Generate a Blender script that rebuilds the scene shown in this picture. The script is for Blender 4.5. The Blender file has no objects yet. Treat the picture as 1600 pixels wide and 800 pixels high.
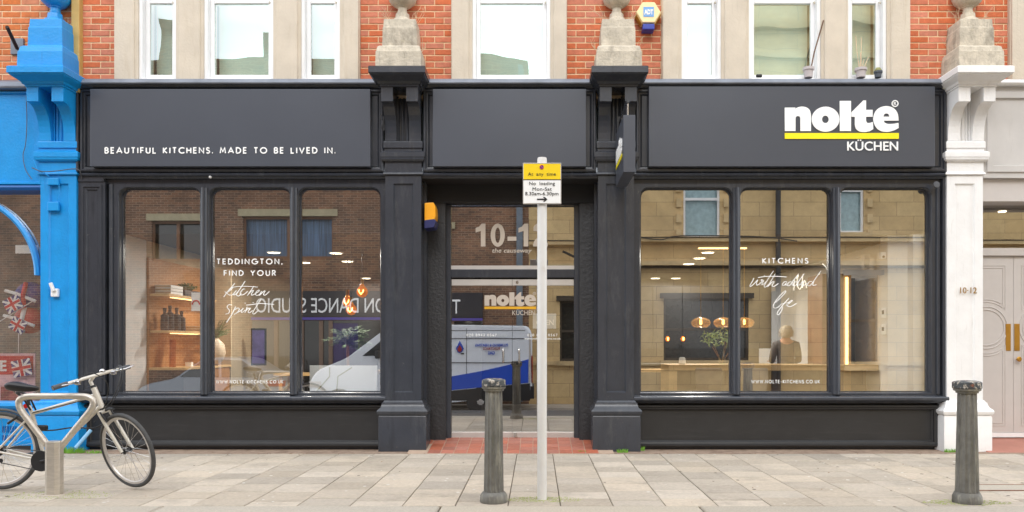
import bpy, bmesh, math, random
from math import sin, cos, pi, radians, sqrt
from mathutils import Vector, Matrix, noise
random.seed(7)
S = bpy.context.scene
COL = S.collection
# ------------------------------------------------------------------ camera, sky, sun, exposure
CAMY, CAMZ, FPX = -9.5, 1.25, 1250.0
cd = bpy.data.cameras.new("camera"); cam = bpy.data.objects.new("camera", cd); COL.objects.link(cam)
cam.location = (0, CAMY, CAMZ); cam.rotation_euler = (radians(90), 0, 0)
cd.sensor_width = 36; cd.lens = 36 * FPX / 1600
cd.shift_x = -38 / 1600; cd.shift_y = 140 / 1600
cd.clip_start = 0.05; cd.clip_end = 2000
S.camera = cam
S.render.resolution_x = 1024; S.render.resolution_y = 512
S.view_settings.view_transform = 'Standard'; S.view_settings.look = 'None'
S.view_settings.exposure = 0.12; S.view_settings.gamma = 1
SUN_EL, SUN_AZ = 40, 182
w = bpy.data.worlds.new("World"); S.world = w; w.use_nodes = True
nt = w.node_tree; nt.nodes.clear()
wo = nt.nodes.new('ShaderNodeOutputWorld'); bg = nt.nodes.new('ShaderNodeBackground')
sky = nt.nodes.new('ShaderNodeTexSky'); sky.sky_type = 'NISHITA'; sky.sun_disc = False
sky.sun_elevation = radians(SUN_EL); sky.sun_rotation = radians(SUN_AZ)
tc = nt.nodes.new('ShaderNodeTexCoord'); nz = nt.nodes.new('ShaderNodeTexNoise')
nz.inputs['Scale'].default_value = 2.2; nz.inputs['Detail'].default_value = 6
rmp = nt.nodes.new('ShaderNodeValToRGB'); rmp.color_ramp.elements[0].position = 0.28; rmp.color_ramp.elements[1].position = 0.46
mx = nt.nodes.new('ShaderNodeMixRGB'); mx.inputs[2].default_value = (14.0, 14.5, 15.2, 1)
nt.links.new(tc.outputs['Generated'], nz.inputs['Vector']); nt.links.new(nz.outputs['Fac'], rmp.inputs[0])
nt.links.new(rmp.outputs[0], mx.inputs[0]); nt.links.new(sky.outputs[0], mx.inputs[1])
nt.links.new(mx.outputs[0], bg.inputs['Color']); bg.inputs['Strength'].default_value = 0.15
nt.links.new(bg.outputs[0], wo.inputs['Surface'])
sd = bpy.data.lights.new("sun", 'SUN'); sun = bpy.data.objects.new("sun", sd); COL.objects.link(sun)
sd.energy = 1.0; sd.angle = radians(22); sd.color = (1, 0.985, 0.96)
_a = radians(SUN_AZ); _e = radians(SUN_EL)
sun.rotation_euler = Vector((sin(_a) * cos(_e), cos(_a) * cos(_e), sin(_e))).to_track_quat('Z', 'Y').to_euler()

# ------------------------------------------------------------------ helpers
def X(px, y): return (px - 838) * (y - CAMY) / FPX
def Z(py, y): return CAMZ - (py - 540) * (y - CAMY) / FPX
def lin(*c):
    return tuple((v / 255 / 12.92 if v / 255 <= .04045 else ((v / 255 + .055) / 1.055) ** 2.4) for v in c)
def M(name, rgb, rough=.6, metal=0, var=.12, scale=6, bump=0., bscale=60, spec=.5, rand=0., stain=None, emit=0, stretch=None, coat=0):
    m = bpy.data.materials.new(name); m.use_nodes = True; n = m.node_tree; L = n.links
    b = n.nodes['Principled BSDF']
    b.inputs['Roughness'].default_value = rough; b.inputs['Metallic'].default_value = metal
    b.inputs['Specular IOR Level'].default_value = spec
    if coat: b.inputs['Coat Weight'].default_value = coat; b.inputs['Coat Roughness'].default_value = .15
    t = n.nodes.new('ShaderNodeTexCoord'); mp = n.nodes.new('ShaderNodeMapping')
    L.new(t.outputs['Object'], mp.inputs[0])
    if stretch: mp.inputs['Scale'].default_value = stretch
    oi = n.nodes.new('ShaderNodeObjectInfo')
    if rand:
        ad = n.nodes.new('ShaderNodeVectorMath'); ad.operation = 'ADD'
        sc = n.nodes.new('ShaderNodeMath'); sc.operation = 'MULTIPLY'; sc.inputs[1].default_value = 37
        L.new(oi.outputs['Random'], sc.inputs[0]); L.new(mp.outputs[0], ad.inputs[0]); L.new(sc.outputs[0], ad.inputs[1]); vec = ad.outputs[0]
    else: vec = mp.outputs[0]
    nn = n.nodes.new('ShaderNodeTexNoise'); nn.inputs['Scale'].default_value = scale; nn.inputs['Detail'].default_value = 5
    nn.inputs['Roughness'].default_value = .62; L.new(vec, nn.inputs['Vector'])
    mr = n.nodes.new('ShaderNodeMapRange'); mr.inputs['From Min'].default_value = .3; mr.inputs['From Max'].default_value = .7
    mr.inputs['To Min'].default_value = 1 - var; mr.inputs['To Max'].default_value = 1 + var
    L.new(nn.outputs['Fac'], mr.inputs['Value'])
    hs = n.nodes.new('ShaderNodeHueSaturation'); hs.inputs['Color'].default_value = (*rgb, 1)
    if rand:
        m2 = n.nodes.new('ShaderNodeMapRange'); m2.inputs['To Min'].default_value = 1 - rand; m2.inputs['To Max'].default_value = 1 + rand
        L.new(oi.outputs['Random'], m2.inputs['Value'])
        mm = n.nodes.new('ShaderNodeMath'); mm.operation = 'MULTIPLY'; L.new(mr.outputs[0], mm.inputs[0]); L.new(m2.outputs[0], mm.inputs[1])
        L.new(mm.outputs[0], hs.inputs['Value'])
        s3 = n.nodes.new('ShaderNodeMath'); s3.operation = 'MULTIPLY'; s3.inputs[1].default_value = 7.31; L.new(oi.outputs['Random'], s3.inputs[0])
        s4 = n.nodes.new('ShaderNodeMath'); s4.operation = 'FRACT'; L.new(s3.outputs[0], s4.inputs[0])
        s5 = n.nodes.new('ShaderNodeMapRange'); s5.inputs['To Min'].default_value = .88; s5.inputs['To Max'].default_value = 1.06
        L.new(s4.outputs[0], s5.inputs['Value']); L.new(s5.outputs[0], hs.inputs['Saturation'])
    else: L.new(mr.outputs[0], hs.inputs['Value'])
    out = hs.outputs[0]
    for st in (stain or []):
        # st = (rgb, scale, lo, hi, amount, stretch)
        n2 = n.nodes.new('ShaderNodeTexNoise'); n2.inputs['Scale'].default_value = st[1]; n2.inputs['Detail'].default_value = 7
        n2.inputs['Roughness'].default_value = .7
        mp2 = n.nodes.new('ShaderNodeMapping'); L.new(vec, mp2.inputs[0]); mp2.inputs['Scale'].default_value = st[5] if len(st) > 5 else (1, 1, 1)
        mp2.inputs['Location'].default_value = (3.1, 7.7, 1.3)
        L.new(mp2.outputs[0], n2.inputs['Vector'])
        r2 = n.nodes.new('ShaderNodeMapRange'); r2.inputs['From Min'].default_value = st[2]; r2.inputs['From Max'].default_value = st[3]
        r2.inputs['To Max'].default_value = st[4]; L.new(n2.outputs['Fac'], r2.inputs['Value'])
        x2 = n.nodes.new('ShaderNodeMixRGB'); x2.inputs[2].default_value = (*st[0], 1)
        L.new(r2.outputs[0], x2.inputs[0]); L.new(out, x2.inputs[1]); out = x2.outputs[0]
    L.new(out, b.inputs['Base Color'])
    if emit: L.new(out, b.inputs['Emission Color']); b.inputs['Emission Strength'].default_value = emit
    if bump:
        n3 = n.nodes.new('ShaderNodeTexNoise'); n3.inputs['Scale'].default_value = bscale; n3.inputs['Detail'].default_value = 4; L.new(vec, n3.inputs['Vector'])
        bp = n.nodes.new('ShaderNodeBump'); bp.inputs['Strength'].default_value = bump; bp.inputs['Distance'].default_value = .01
        L.new(n3.outputs['Fac'], bp.inputs['Height']); L.new(bp.outputs[0], b.inputs['Normal'])
    return m
def GLASS(name, tint, refl, rough=0.0, wav=0.0, wscale=1.5, gcol=(1, 1, 1)):
    m = bpy.data.materials.new(name); m.use_nodes = True; n = m.node_tree; L = n.links; n.nodes.clear()
    o = n.nodes.new('ShaderNodeOutputMaterial'); mi = n.nodes.new('ShaderNodeMixShader')
    tr = n.nodes.new('ShaderNodeBsdfTransparent'); tr.inputs[0].default_value = (*tint, 1)
    gl = n.nodes.new('ShaderNodeBsdfGlossy'); gl.inputs['Roughness'].default_value = rough; gl.inputs[0].default_value = (*gcol, 1)
    fr = n.nodes.new('ShaderNodeFresnel'); fr.inputs['IOR'].default_value = 1.45
    ad = n.nodes.new('ShaderNodeMath'); ad.operation = 'ADD'; ad.inputs[1].default_value = refl; ad.use_clamp = True
    # one coated face per pane: rays leaving through the far face are not reflected a second time
    ge = n.nodes.new('ShaderNodeNewGeometry'); iv = n.nodes.new('ShaderNodeMath'); iv.operation = 'SUBTRACT'; iv.inputs[0].default_value = 1
    ml = n.nodes.new('ShaderNodeMath'); ml.operation = 'MULTIPLY'; L.new(ge.outputs['Backfacing'], iv.inputs[1])
    L.new(fr.outputs[0], ad.inputs[0]); L.new(ad.outputs[0], ml.inputs[0]); L.new(iv.outputs[0], ml.inputs[1]); L.new(ml.outputs[0], mi.inputs[0]); L.new(tr.outputs[0], mi.inputs[1]); L.new(gl.outputs[0], mi.inputs[2])
    if wav:
        t = n.nodes.new('ShaderNodeTexCoord'); nn = n.nodes.new('ShaderNodeTexNoise'); nn.inputs['Scale'].default_value = wscale; nn.inputs['Detail'].default_value = 1
        bp = n.nodes.new('ShaderNodeBump'); bp.inputs['Strength'].default_value = 1; bp.inputs['Distance'].default_value = wav
        L.new(t.outputs['Object'], nn.inputs['Vector']); L.new(nn.outputs['Fac'], bp.inputs['Height']); L.new(bp.outputs[0], gl.inputs['Normal'])
    L.new(mi.outputs[0], o.inputs[0]); return m
def BRICKTEX(name, c1, c2, mortar, bw, rh, ms, rough=.85, bump=.5, offs=.5, vert=True, var=.25):
    m = bpy.data.materials.new(name); m.use_nodes = True; n = m.node_tree; L = n.links; b = n.nodes['Principled BSDF']
    t = n.nodes.new('ShaderNodeTexCoord'); sp = n.nodes.new('ShaderNodeSeparateXYZ'); cb = n.nodes.new('ShaderNodeCombineXYZ')
    L.new(t.outputs['Object'], sp.inputs[0]); L.new(sp.outputs[0], cb.inputs[0]); L.new(sp.outputs[2 if vert else 1], cb.inputs[1])
    br = n.nodes.new('ShaderNodeTexBrick'); br.inputs['Scale'].default_value = 1; br.inputs['Brick Width'].default_value = bw; br.inputs['Row Height'].default_value = rh
    br.inputs['Mortar Size'].default_value = ms; br.offset = offs; br.inputs['Color1'].default_value = (*c1, 1); br.inputs['Color2'].default_value = (*c2, 1); br.inputs['Mortar'].default_value = (*mortar, 1)
    L.new(cb.outputs[0], br.inputs['Vector'])
    nn = n.nodes.new('ShaderNodeTexNoise'); nn.inputs['Scale'].default_value = 1.3; nn.inputs['Detail'].default_value = 8; nn.inputs['Roughness'].default_value = .7; L.new(t.outputs['Object'], nn.inputs['Vector'])
    mr = n.nodes.new('ShaderNodeMapRange'); mr.inputs['From Min'].default_value = .3; mr.inputs['From Max'].default_value = .7; mr.inputs['To Min'].default_value = 1 - var; mr.inputs['To Max'].default_value = 1 + var
    L.new(nn.outputs['Fac'], mr.inputs['Value'])
    hs = n.nodes.new('ShaderNodeHueSaturation'); L.new(br.outputs['Color'], hs.inputs['Color']); L.new(mr.outputs[0], hs.inputs['Value']); L.new(hs.outputs[0], b.inputs['Base Color'])
    bp = n.nodes.new('ShaderNodeBump'); bp.invert = True; bp.inputs['Strength'].default_value = bump; bp.inputs['Distance'].default_value = .01
    L.new(br.outputs['Fac'], bp.inputs['Height']); L.new(bp.outputs[0], b.inputs['Normal']); b.inputs['Roughness'].default_value = rough
    return m
def emitmat(name, rgb, s):
    m = bpy.data.materials.new(name); m.use_nodes = True; n = m.node_tree; n.nodes.clear()
    o = n.nodes.new('ShaderNodeOutputMaterial'); e = n.nodes.new('ShaderNodeEmission'); e.inputs[0].default_value = (*rgb, 1); e.inputs[1].default_value = s
    n.links.new(e.outputs[0], o.inputs[0]); return m

def tag(o, label=None, cat=None, group=None, kind=None):
    if label: o['label'] = label
    if cat: o['category'] = cat
    if group: o['group'] = group
    if kind: o['kind'] = kind
    return o
def thing(name, label, cat, loc=(0, 0, 0), group=None, kind=None):
    o = bpy.data.objects.new(name, None); COL.objects.link(o); o.location = loc; o.empty_display_size = .1
    return tag(o, label, cat, group, kind)
def link(o, parent=None, world=True):
    COL.objects.link(o)
    if parent is not None:
        o.parent = parent
        if world and parent.type == 'EMPTY': o.location = -Vector(parent.location)
    return o
def copy_tree(o, parent=None):
    c = o.copy(); COL.objects.link(c); c.parent = parent
    for ch in o.children: copy_tree(ch, c)
    return c
class MB:
    def __init__(s): s.v = []; s.f = []
    def add(s, vs, fs):
        o = len(s.v); s.v += [tuple(v) for v in vs]; s.f += [tuple(i + o for i in f) for f in fs]; return s
    def box(s, x0, x1, y0, y1, z0, z1):
        return s.add([(x0, y0, z0), (x1, y0, z0), (x1, y1, z0), (x0, y1, z0), (x0, y0, z1), (x1, y0, z1), (x1, y1, z1), (x0, y1, z1)],
                     [(0, 3, 2, 1), (4, 5, 6, 7), (0, 1, 5, 4), (1, 2, 6, 5), (2, 3, 7, 6), (3, 0, 4, 7)])
    def loft(s, loops, cap0=True, cap1=True, closed=True):
        n = len(loops[0]); vs = [p for l in loops for p in l]; fs = []
        for k in range(len(loops) - 1):
            for i in range(n if closed else n - 1):
                a = k * n + i; b = k * n + (i + 1) % n; fs.append((a, b, b + n, a + n))
        if cap0: fs.append(tuple(range(n))[::-1])
        if cap1: fs.append(tuple(range((len(loops) - 1) * n, len(loops) * n)))
        return s.add(vs, fs)
    def frame(s, x0, x1, z0, z1, prof, fill=True, y_back=None):
        lo = []
        if y_back is not None: prof = [(prof[0][0], y_back)] + list(prof)
        for i, y in prof:
            lo.append([(x0 + i, y, z0 + i), (x1 - i, y, z0 + i), (x1 - i, y, z1 - i), (x0 + i, y, z1 - i)])
        return s.loft(lo, cap0=False, cap1=fill)
    def stack(s, cx, yb, lv):
        # lv: (z, half width, y front)
        lo = [[(cx - h, yf, z), (cx + h, yf, z), (cx + h, yb, z), (cx - h, yb, z)] for z, h, yf in lv]
        return s.loft(lo)
    def prof_x(s, x0, x1, prof):
        # closed (y, z) outline run along x
        return s.loft([[(x0, y, z) for y, z in prof], [(x1, y, z) for y, z in prof]])
    def prism_z(s, poly, z0, z1):
        return s.loft([[(x, y, z0) for x, y in poly], [(x, y, z1) for x, y in poly]])
    def prism_y(s, poly, y0, y1):
        return s.loft([[(x, y0, z) for x, z in poly], [(x, y1, z) for x, z in poly]])
    def lathe(s, c, prof, n=24, axis='z', rf=None, cap=True):
        lo = []
        for r, h in prof:
            l = []
            for k in range(n):
                a = 2 * pi * k / n; rr = r * (rf(a, h) if rf else 1)
                u, v2 = rr * cos(a), rr * sin(a)
                l.append({'z': (c[0] + u, c[1] + v2, c[2] + h), 'y': (c[0] + u, c[1] + h, c[2] + v2), 'x': (c[0] + h, c[1] + u, c[2] + v2)}[axis])
            lo.append(l)
        return s.loft(lo, cap, cap)
    def tube(s, pts, r, n=8, closed=False, rs=None):
        P = [Vector(p) for p in pts]; m = len(P); lo = []; prev = None
        for i in range(m):
            if closed: t = (P[(i + 1) % m] - P[i - 1])
            else: t = P[min(i + 1, m - 1)] - P[max(i - 1, 0)]
            if t.length < 1e-9: t = Vector((0, 0, 1))
            t.normalize()
            if prev is None:
                a = Vector((0, 1, 0)) if abs(t.y) < .9 else Vector((1, 0, 0))
                u = t.cross(a).normalized()
            else:
                u = (prev - t * prev.dot(t)); u = u.normalized() if u.length > 1e-6 else t.orthogonal().normalized()
            prev = u; v2 = t.cross(u); rr = rs[i] if rs else r
            lo.append([P[i] + (u * cos(2 * pi * k / n) + v2 * sin(2 * pi * k / n)) * rr for k in range(n)])
        if closed: lo.append(lo[0]); return s.loft(lo, False, False)
        return s.loft(lo)
    def mesh(s, name, mat, smooth=False):
        me = bpy.data.meshes.new(name); me.from_pydata(s.v, [], s.f)
        bm = bmesh.new(); bm.from_mesh(me); bmesh.ops.remove_doubles(bm, verts=bm.verts, dist=1e-6)
        bmesh.ops.recalc_face_normals(bm, faces=bm.faces); bm.to_mesh(me); bm.free()
        me.materials.append(mat)
        if smooth: me.shade_smooth() if smooth is True else me.set_sharp_from_angle(angle=radians(smooth))
        return me
    def build(s, name, mat, parent=None, bevel=0, smooth=False, world=True, **kw):
        me = s.mesh(name, mat, smooth)
        o = bpy.data.objects.new(name, me); link(o, parent, world)
        if smooth and smooth is not True: me.shade_smooth(); me.set_sharp_from_angle(angle=radians(smooth))
        if bevel:
            b = o.modifiers.new('bevel', 'BEVEL'); b.width = bevel; b.segments = 2; b.limit_method = 'ANGLE'; b.angle_limit = radians(40)
        return tag(o, **kw)
def catmull(pts, n=5, closed=False):
    P = [Vector(p) for p in pts]; out = []; m = len(P)
    for i in range(m if closed else m - 1):
        p0 = P[(i - 1) % m] if closed else P[max(i - 1, 0)]; p1 = P[i]; p2 = P[(i + 1) % m]; p3 = P[(i + 2) % m] if closed else P[min(i + 2, m - 1)]
        for k in range(n):
            t = k / n
            out.append(.5 * ((2 * p1) + (-p0 + p2) * t + (2 * p0 - 5 * p1 + 4 * p2 - p3) * t * t + (-p0 + 3 * p1 - 3 * p2 + p3) * t ** 3))
    if not closed: out.append(P[-1])
    return out
def fillet(pts, r, n=6, closed=True):
    P = [Vector(p) for p in pts]; out = []; m = len(P)
    for i in range(m):
        if not closed and i in (0, m - 1): out.append(P[i]); continue
        a, b, c = P[i - 1], P[i], P[(i + 1) % m]
        u = (a - b); v = (c - b); rr = min(r, u.length * .45, v.length * .45)
        s0 = b + u.normalized() * rr; s1 = b + v.normalized() * rr
        for k in range(n + 1):
            t = k / n; out.append(s0 * (1 - t) ** 2 + b * 2 * t * (1 - t) + s1 * t * t)
    return out
# flat shapes with holes (2-D filled curve -> mesh). plane: origin o, right vector u, up vector v, outwards = thickness
def flat(name, loops, mat, parent, o, u, v, t=.004, **kw):
    cu = bpy.data.curves.new(name, 'CURVE'); cu.dimensions = '2D'; cu.fill_mode = 'BOTH'; cu.extrude = t / 2
    for l in loops:
        sp = cu.splines.new('POLY'); sp.points.add(len(l) - 1)
        for i, p in enumerate(l): sp.points[i].co = (p[0], p[1], 0, 1)
        sp.use_cyclic_u = True
    ob = bpy.data.objects.new(name, cu); me = bpy.data.meshes.new_from_object(ob); bpy.data.objects.remove(ob)
    return place2d(name, me, mat, parent, o, u, v, t, **kw)
def place2d(name, me, mat, parent, o, u, v, t, **kw):
    o, u, v = Vector(o), Vector(u), Vector(v); nrm = u.normalized().cross(v.normalized())
    for vv in me.vertices:
        c = vv.co.copy(); vv.co = o + u * c.x + v * c.y + nrm * (c.z + t / 2)
    me.materials.clear(); me.materials.append(mat)
    ob = bpy.data.objects.new(name, me); link(ob, parent); return tag(ob, **kw)
def text(name, body, mat, parent, o, u, v, box, bold=0, sp=1, t=.004, shear=0, **kw):
    """box = (x0, x1, z0, z1) along u and v from o: text is fitted into it"""
    cu = bpy.data.curves.new(name, 'FONT'); cu.body = body; cu.size = 1; cu.space_character = sp; cu.offset = bold; cu.extrude = .01; cu.resolution_u = 3; cu.shear = shear
    ob = bpy.data.objects.new(name, cu); me = bpy.data.meshes.new_from_object(ob); bpy.data.objects.remove(ob)
    xs = [q.co.x for q in me.vertices]; ys = [q.co.y for q in me.vertices]
    a, b, c, d = min(xs), max(xs), min(ys), max(ys)
    for q in me.vertices:
        q.co = ((q.co.x - a) / (b - a) * (box[1] - box[0]) + box[0], (q.co.y - c) / (d - c) * (box[3] - box[2]) + box[2], q.co.z / .02 * t)
    return place2d(name, me, mat, parent, o, u, v, t, **kw)
# monoline geometric capitals
def A_(cx, cy, rx, ry, a0, a1, n=9): return [(cx + rx * cos(radians(a0 + (a1 - a0) * k / n)), cy + ry * sin(radians(a0 + (a1 - a0) * k / n))) for k in range(n + 1)]
GL = {'A': (.82, [[(0, 0), (.41, 1), (.82, 0)], [(.14, .32), (.68, .32)]]),
 'B': (.5, [[(0, 0), (0, 1)], [(0, 1), (.24, 1)] + A_(.24, .765, .22, .235, 90, -90) + [(0, .53)], [(0, .53), (.24, .53)] + A_(.24, .265, .26, .265, 90, -90) + [(0, 0)]]),
 'C': (.78, [A_(.5, .5, .5, .5, 48, 312, 16)]),
 'D': (.68, [[(0, 0), (0, 1), (.2, 1)] + A_(.2, .5, .48, .5, 90, -90, 12) + [(0, 0)]]),
 'E': (.44, [[(.44, 1), (0, 1), (0, 0), (.44, 0)], [(0, .52), (.42, .52)]]),
 'F': (.42, [[(.42, 1), (0, 1), (0, 0)], [(0, .5), (.4, .5)]]),
 'G': (.94, [A_(.5, .5, .5, .5, 50, 360, 18) + [(.54, .5)]]),
 'H': (.62, [[(0, 0), (0, 1)], [(.62, 0), (.62, 1)], [(0, .52), (.62, .52)]]),
 'I': (0, [[(0, 0), (0, 1)]]),
 'K': (.56, [[(0, 0), (0, 1)], [(.52, 1), (.06, .52), (.56, 0)]]),
 'L': (.42, [[(0, 1), (0, 0), (.42, 0)]]),
 'M': (.84, [[(0, 0), (.12, 1), (.42, .25), (.72, 1), (.84, 0)]]),
 'N': (.68, [[(0, 0), (0, 1), (.68, 0), (.68, 1)]]),
 'O': (.98, [A_(.49, .5, .49, .5, 90, 450, 22)]),
 'R': (.5, [[(0, 0), (0, 1), (.22, 1)] + A_(.22, .75, .25, .25, 90, -90) + [(0, .5)], [(.2, .5), (.5, 0)]]),
 'S': (.46, [[(.43, .84)] + A_(.23, .76, .2, .24, 45, 225, 8) + A_(.23, .26, .24, .27, 55, -150, 9)]),
 'T': (.54, [[(.27, 0), (.27, 1)], [(0, 1), (.54, 1)]]),
 'U': (.6, [[(0, 1), (0, .32)] + A_(.3, .32, .3, .32, 180, 360, 9) + [(.6, 1)]]),
 'V': (.72, [[(0, 1), (.36, 0), (.72, 1)]]),
 'W': (1.06, [[(0, 1), (.28, 0), (.53, .9), (.78, 0), (1.06, 1)]]),
 'Y': (.66, [[(0, 1), (.33, .48), (.66, 1)], [(.33, .48), (.33, 0)]]),
 '.': (0, [[(-.04, .06), (.06, .06)]]), ',': (.05, [[(.05, .14), (-.04, -.14)]]), '-': (.3, [[(0, .4), (.3, .4)]]), ' ': (.32, []), '&': (.6, [[(.6, 0), (.1, .75), (.25, 1), (.4, .8), (0, .25), (.2, 0), (.6, .45)]])}
def ribbon(mb, pts, wd, z):
    P = [Vector(p).to_2d() for p in pts]; n = len(P)
    L_, R_ = [], []
    for i in range(n):
        a = (P[i] - P[i - 1]).normalized() if i else None; b = (P[i + 1] - P[i]).normalized() if i < n - 1 else None
        t = (a + b) if a is not None and b is not None else (a if a is not None else b)
        if t.length < .2: t = b if b is not None else a
        t = t.normalized(); nr = Vector((-t.y, t.x)); k = 1
        if a is not None and b is not None: k = min(1.6, 1 / max(.35, abs(nr.dot(Vector((-a.y, a.x))))))
        L_.append(P[i] + nr * wd / 2 * k); R_.append(P[i] - nr * wd / 2 * k)
    t0, t1 = 0, z
    mb.loft([[(l.x, l.y, t0), (r.x, r.y, t0), (r.x, r.y, t1), (l.x, l.y, t1)] for l, r in zip(L_, R_)])
def caps(name, body, mat, parent, o, u, v, box, wd=.16, track=.36, t=.003, **kw):
    mb = MB(); x = 0; k = 0
    for ch in body:
        wdt, st = GL[ch]
        for s_ in st:
            # inset the strokes so the cap height includes the stroke width
            ribbon(mb, [(x + q[0], wd / 2 + q[1] * (1 - wd)) for q in s_], wd, .3 + .02 * (k % 7)); k += 1
        x += wdt + track + (wd * .6)
    me = mb.mesh(name, mat); xs = [q.co.x for q in me.vertices]; a, b = min(xs), max(xs)
    for q in me.vertices:
        q.co = ((q.co.x - a) / (b - a) * (box[1] - box[0]) + box[0], q.co.y * (box[3] - box[2]) + box[2], (q.co.z / .42 - .5) * t)
    return place2d(name, me, mat, parent, o, u, v, t, **kw)
def script(name, strokes, mat, parent, o, u, v, fn, wd, t=.003, **kw):
    mb = MB()
    for k, s_ in enumerate(strokes):
        pts = catmull([(*fn(p), 0) for p in s_], 5) if len(s_) > 2 else [Vector((*fn(p), 0)) for p in s_]
        ribbon(mb, pts, wd * (.8 if k % 2 else 1), t * (.7 + .04 * (k % 8)))
    me = mb.mesh(name, mat)
    for q in me.vertices: q.co.z -= t / 2
    return place2d(name, me, mat, parent, o, u, v, t, **kw)
UX, UZ = (1, 0, 0), (0, 0, 1)
def wxz(y):   # pixel -> (x, z) on the plane y
    return lambda p: (X(p[0], y), Z(p[1], y))

# ------------------------------------------------------------------ materials
BLK = M('black_paint', lin(56, 59, 66), .27, var=.1, scale=3, bump=.12, bscale=45, stain=[(lin(92, 92, 92), 9, .54, .75, .4, (1, 1, .25)), (lin(112, 106, 98), 30, .64, .72, .5), (lin(30, 30, 32), 5, .55, .75, .5, (2, 1, .3))])
BLKP = M('black_panel_paint', lin(44, 44, 45), .42, var=.12, scale=5, bump=.1, bscale=70, stain=[(lin(78, 78, 78), 14, .55, .8, .35, (.15, 1, 1.5))])
FASC = M('fascia_satin_black', lin(74, 78, 87), .3, var=.04, scale=1.2, bump=.02, bscale=8)
LEAD = M('lead_sheet', lin(120, 125, 135), .45, metal=.3, var=.2, scale=4, bump=.3, bscale=9)
BLUE = M('sky_blue_gloss_paint', lin(22, 146, 218), .33, var=.08, scale=4, bump=.3, bscale=34, stain=[(lin(90, 168, 214), 22, .64, .74, .4), (lin(16, 104, 170), 12, .58, .76, .5, (2, 1, .25)), (lin(50, 120, 180), 6, .6, .8, .35, (1, 1, .3))])
BLUED = M('deep_blue_paint', lin(20, 90, 160), .4, var=.08)
WHT = M('white_gloss_paint', lin(238, 237, 236), .4, var=.05, scale=4, bump=.25, bscale=30, stain=[(lin(170, 160, 145), 7, .58, .78, .45, (2.5, 1, .35))])
WHTW = M('white_window_paint', lin(238, 238, 238), .4, var=.03)
STONE = M('weathered_stone', lin(196, 186, 168), .9, var=.2, scale=9, bump=.8, bscale=34, stain=[(lin(70, 66, 60), 13, .58, .74, .65, (3, 3, .3)), (lin(112, 104, 92), 5, .5, .72, .75, (1, 1, .5)), (lin(210, 196, 160), 11, .6, .75, .6)])
JAMB = M('painted_stone_beige', lin(208, 196, 178), .75, var=.08, scale=3, bump=.35, bscale=50, stain=[(lin(150, 140, 122), 9, .6, .78, .4, (3, 1, .12)), (lin(178, 158, 126), 5, .55, .8, .4, (2, 1, .3))])
TAN = M('tan_paint', lin(190, 158, 92), .6, var=.15)
BRICK = M('red_brick', lin(204, 116, 82), .9, var=.16, scale=14, bump=.5, bscale=80, rand=.09, stain=[(lin(176, 92, 70), 9, .55, .75, .5), (lin(222, 160, 126), 20, .62, .8, .4)])
BRICKO = M('orange_brick', lin(206, 120, 74), .9, var=.18, scale=14, bump=.5, bscale=80, rand=.09, stain=[(lin(190, 120, 60), 7, .55, .75, .5)])
MORT = M('lime_mortar', lin(232, 204, 164), .95, var=.15, scale=20, bump=.4, bscale=120)
SLAB = M('concrete_paving', lin(180, 168, 152), .85, var=.13, scale=30, bump=.45, bscale=160, rand=.17, stain=[(lin(140, 132, 120), 3, .5, .72, .6), (lin(96, 92, 86), 26, .69, .73, .55), (lin(214, 206, 194), 45, .64, .74, .5), (lin(150, 150, 110), 1.7, .62, .78, .35)])
KERB = M('granite_kerb', lin(172, 163, 148), .85, var=.16, scale=60, bump=.4, bscale=200, rand=.06, stain=[(lin(150, 140, 120), 90, .6, .7, .5)])
JOINT = M('paving_joint', lin(84, 76, 64), .95, var=.2, scale=20, stain=[(lin(100, 108, 60), 3, .55, .7, .6)])
STRIP = M('pinkish_screed', lin(158, 136, 118), .9, var=.2, scale=12, bump=.5, bscale=150, stain=[(lin(104, 84, 70), 8, .48, .68, .7)])
TILE = M('red_quarry_tile', lin(168, 98, 76), .55, var=.14, scale=20, bump=.2, bscale=90, rand=.2, stain=[(lin(190, 130, 104), 10, .55, .75, .4)])
GROUT = M('tile_grout', lin(180, 156, 136), .9, var=.1)
ASPH = M('asphalt', lin(74, 74, 76), .9, var=.2, scale=40, bump=.6, bscale=180)
STEEL = M('brushed_steel', lin(200, 192, 180), .36, metal=.6, var=.12, scale=12, bump=.08, bscale=90, stretch=(1, 1, 4))
CHROME = M('polished_steel', lin(200, 200, 200), .18, metal=1, var=.03)
ALU = M('satin_aluminium', lin(205, 200, 195), .4, metal=.5, var=.05)
BOLL = M('bollard_dark_paint', lin(106, 104, 98), .6, var=.25, scale=8, bump=.5, bscale=50, stain=[(lin(160, 156, 142), 8, .5, .62, .7, (1, 1, .18)), (lin(60, 58, 54), 11, .55, .68, .6, (1, 1, .2)), (lin(110, 122, 70), 6, .62, .76, .6, (1, 1, .3)), (lin(40, 60, 110), 4, .66, .76, .6)])
BOLLC = M('bollard_chipped_cap', lin(66, 70, 72), .6, var=.3, scale=20, bump=.8, bscale=60, stain=[(lin(200, 190, 176), 30, .52, .6, .9), (lin(140, 84, 60), 22, .58, .66, .9), (lin(36, 70, 110), 18, .63, .7, .9)])
POLE = M('white_pole', lin(218, 216, 212), .45, var=.05, scale=5, stain=[(lin(150, 130, 100), 8, .6, .8, .5, (1, 1, .3))])
VINYL = M('white_vinyl', lin(248, 248, 246), .5, var=.01, emit=0)
FROST = M('frosted_vinyl', lin(196, 184, 170), .7, var=.03)
YEL = M('yellow_sign', lin(250, 214, 0), .4, var=.03)
YELB = M('yellow_acrylic', lin(250, 232, 20), .4, var=.02)
INK = M('black_ink', lin(20, 20, 22), .5, var=.02)
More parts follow.
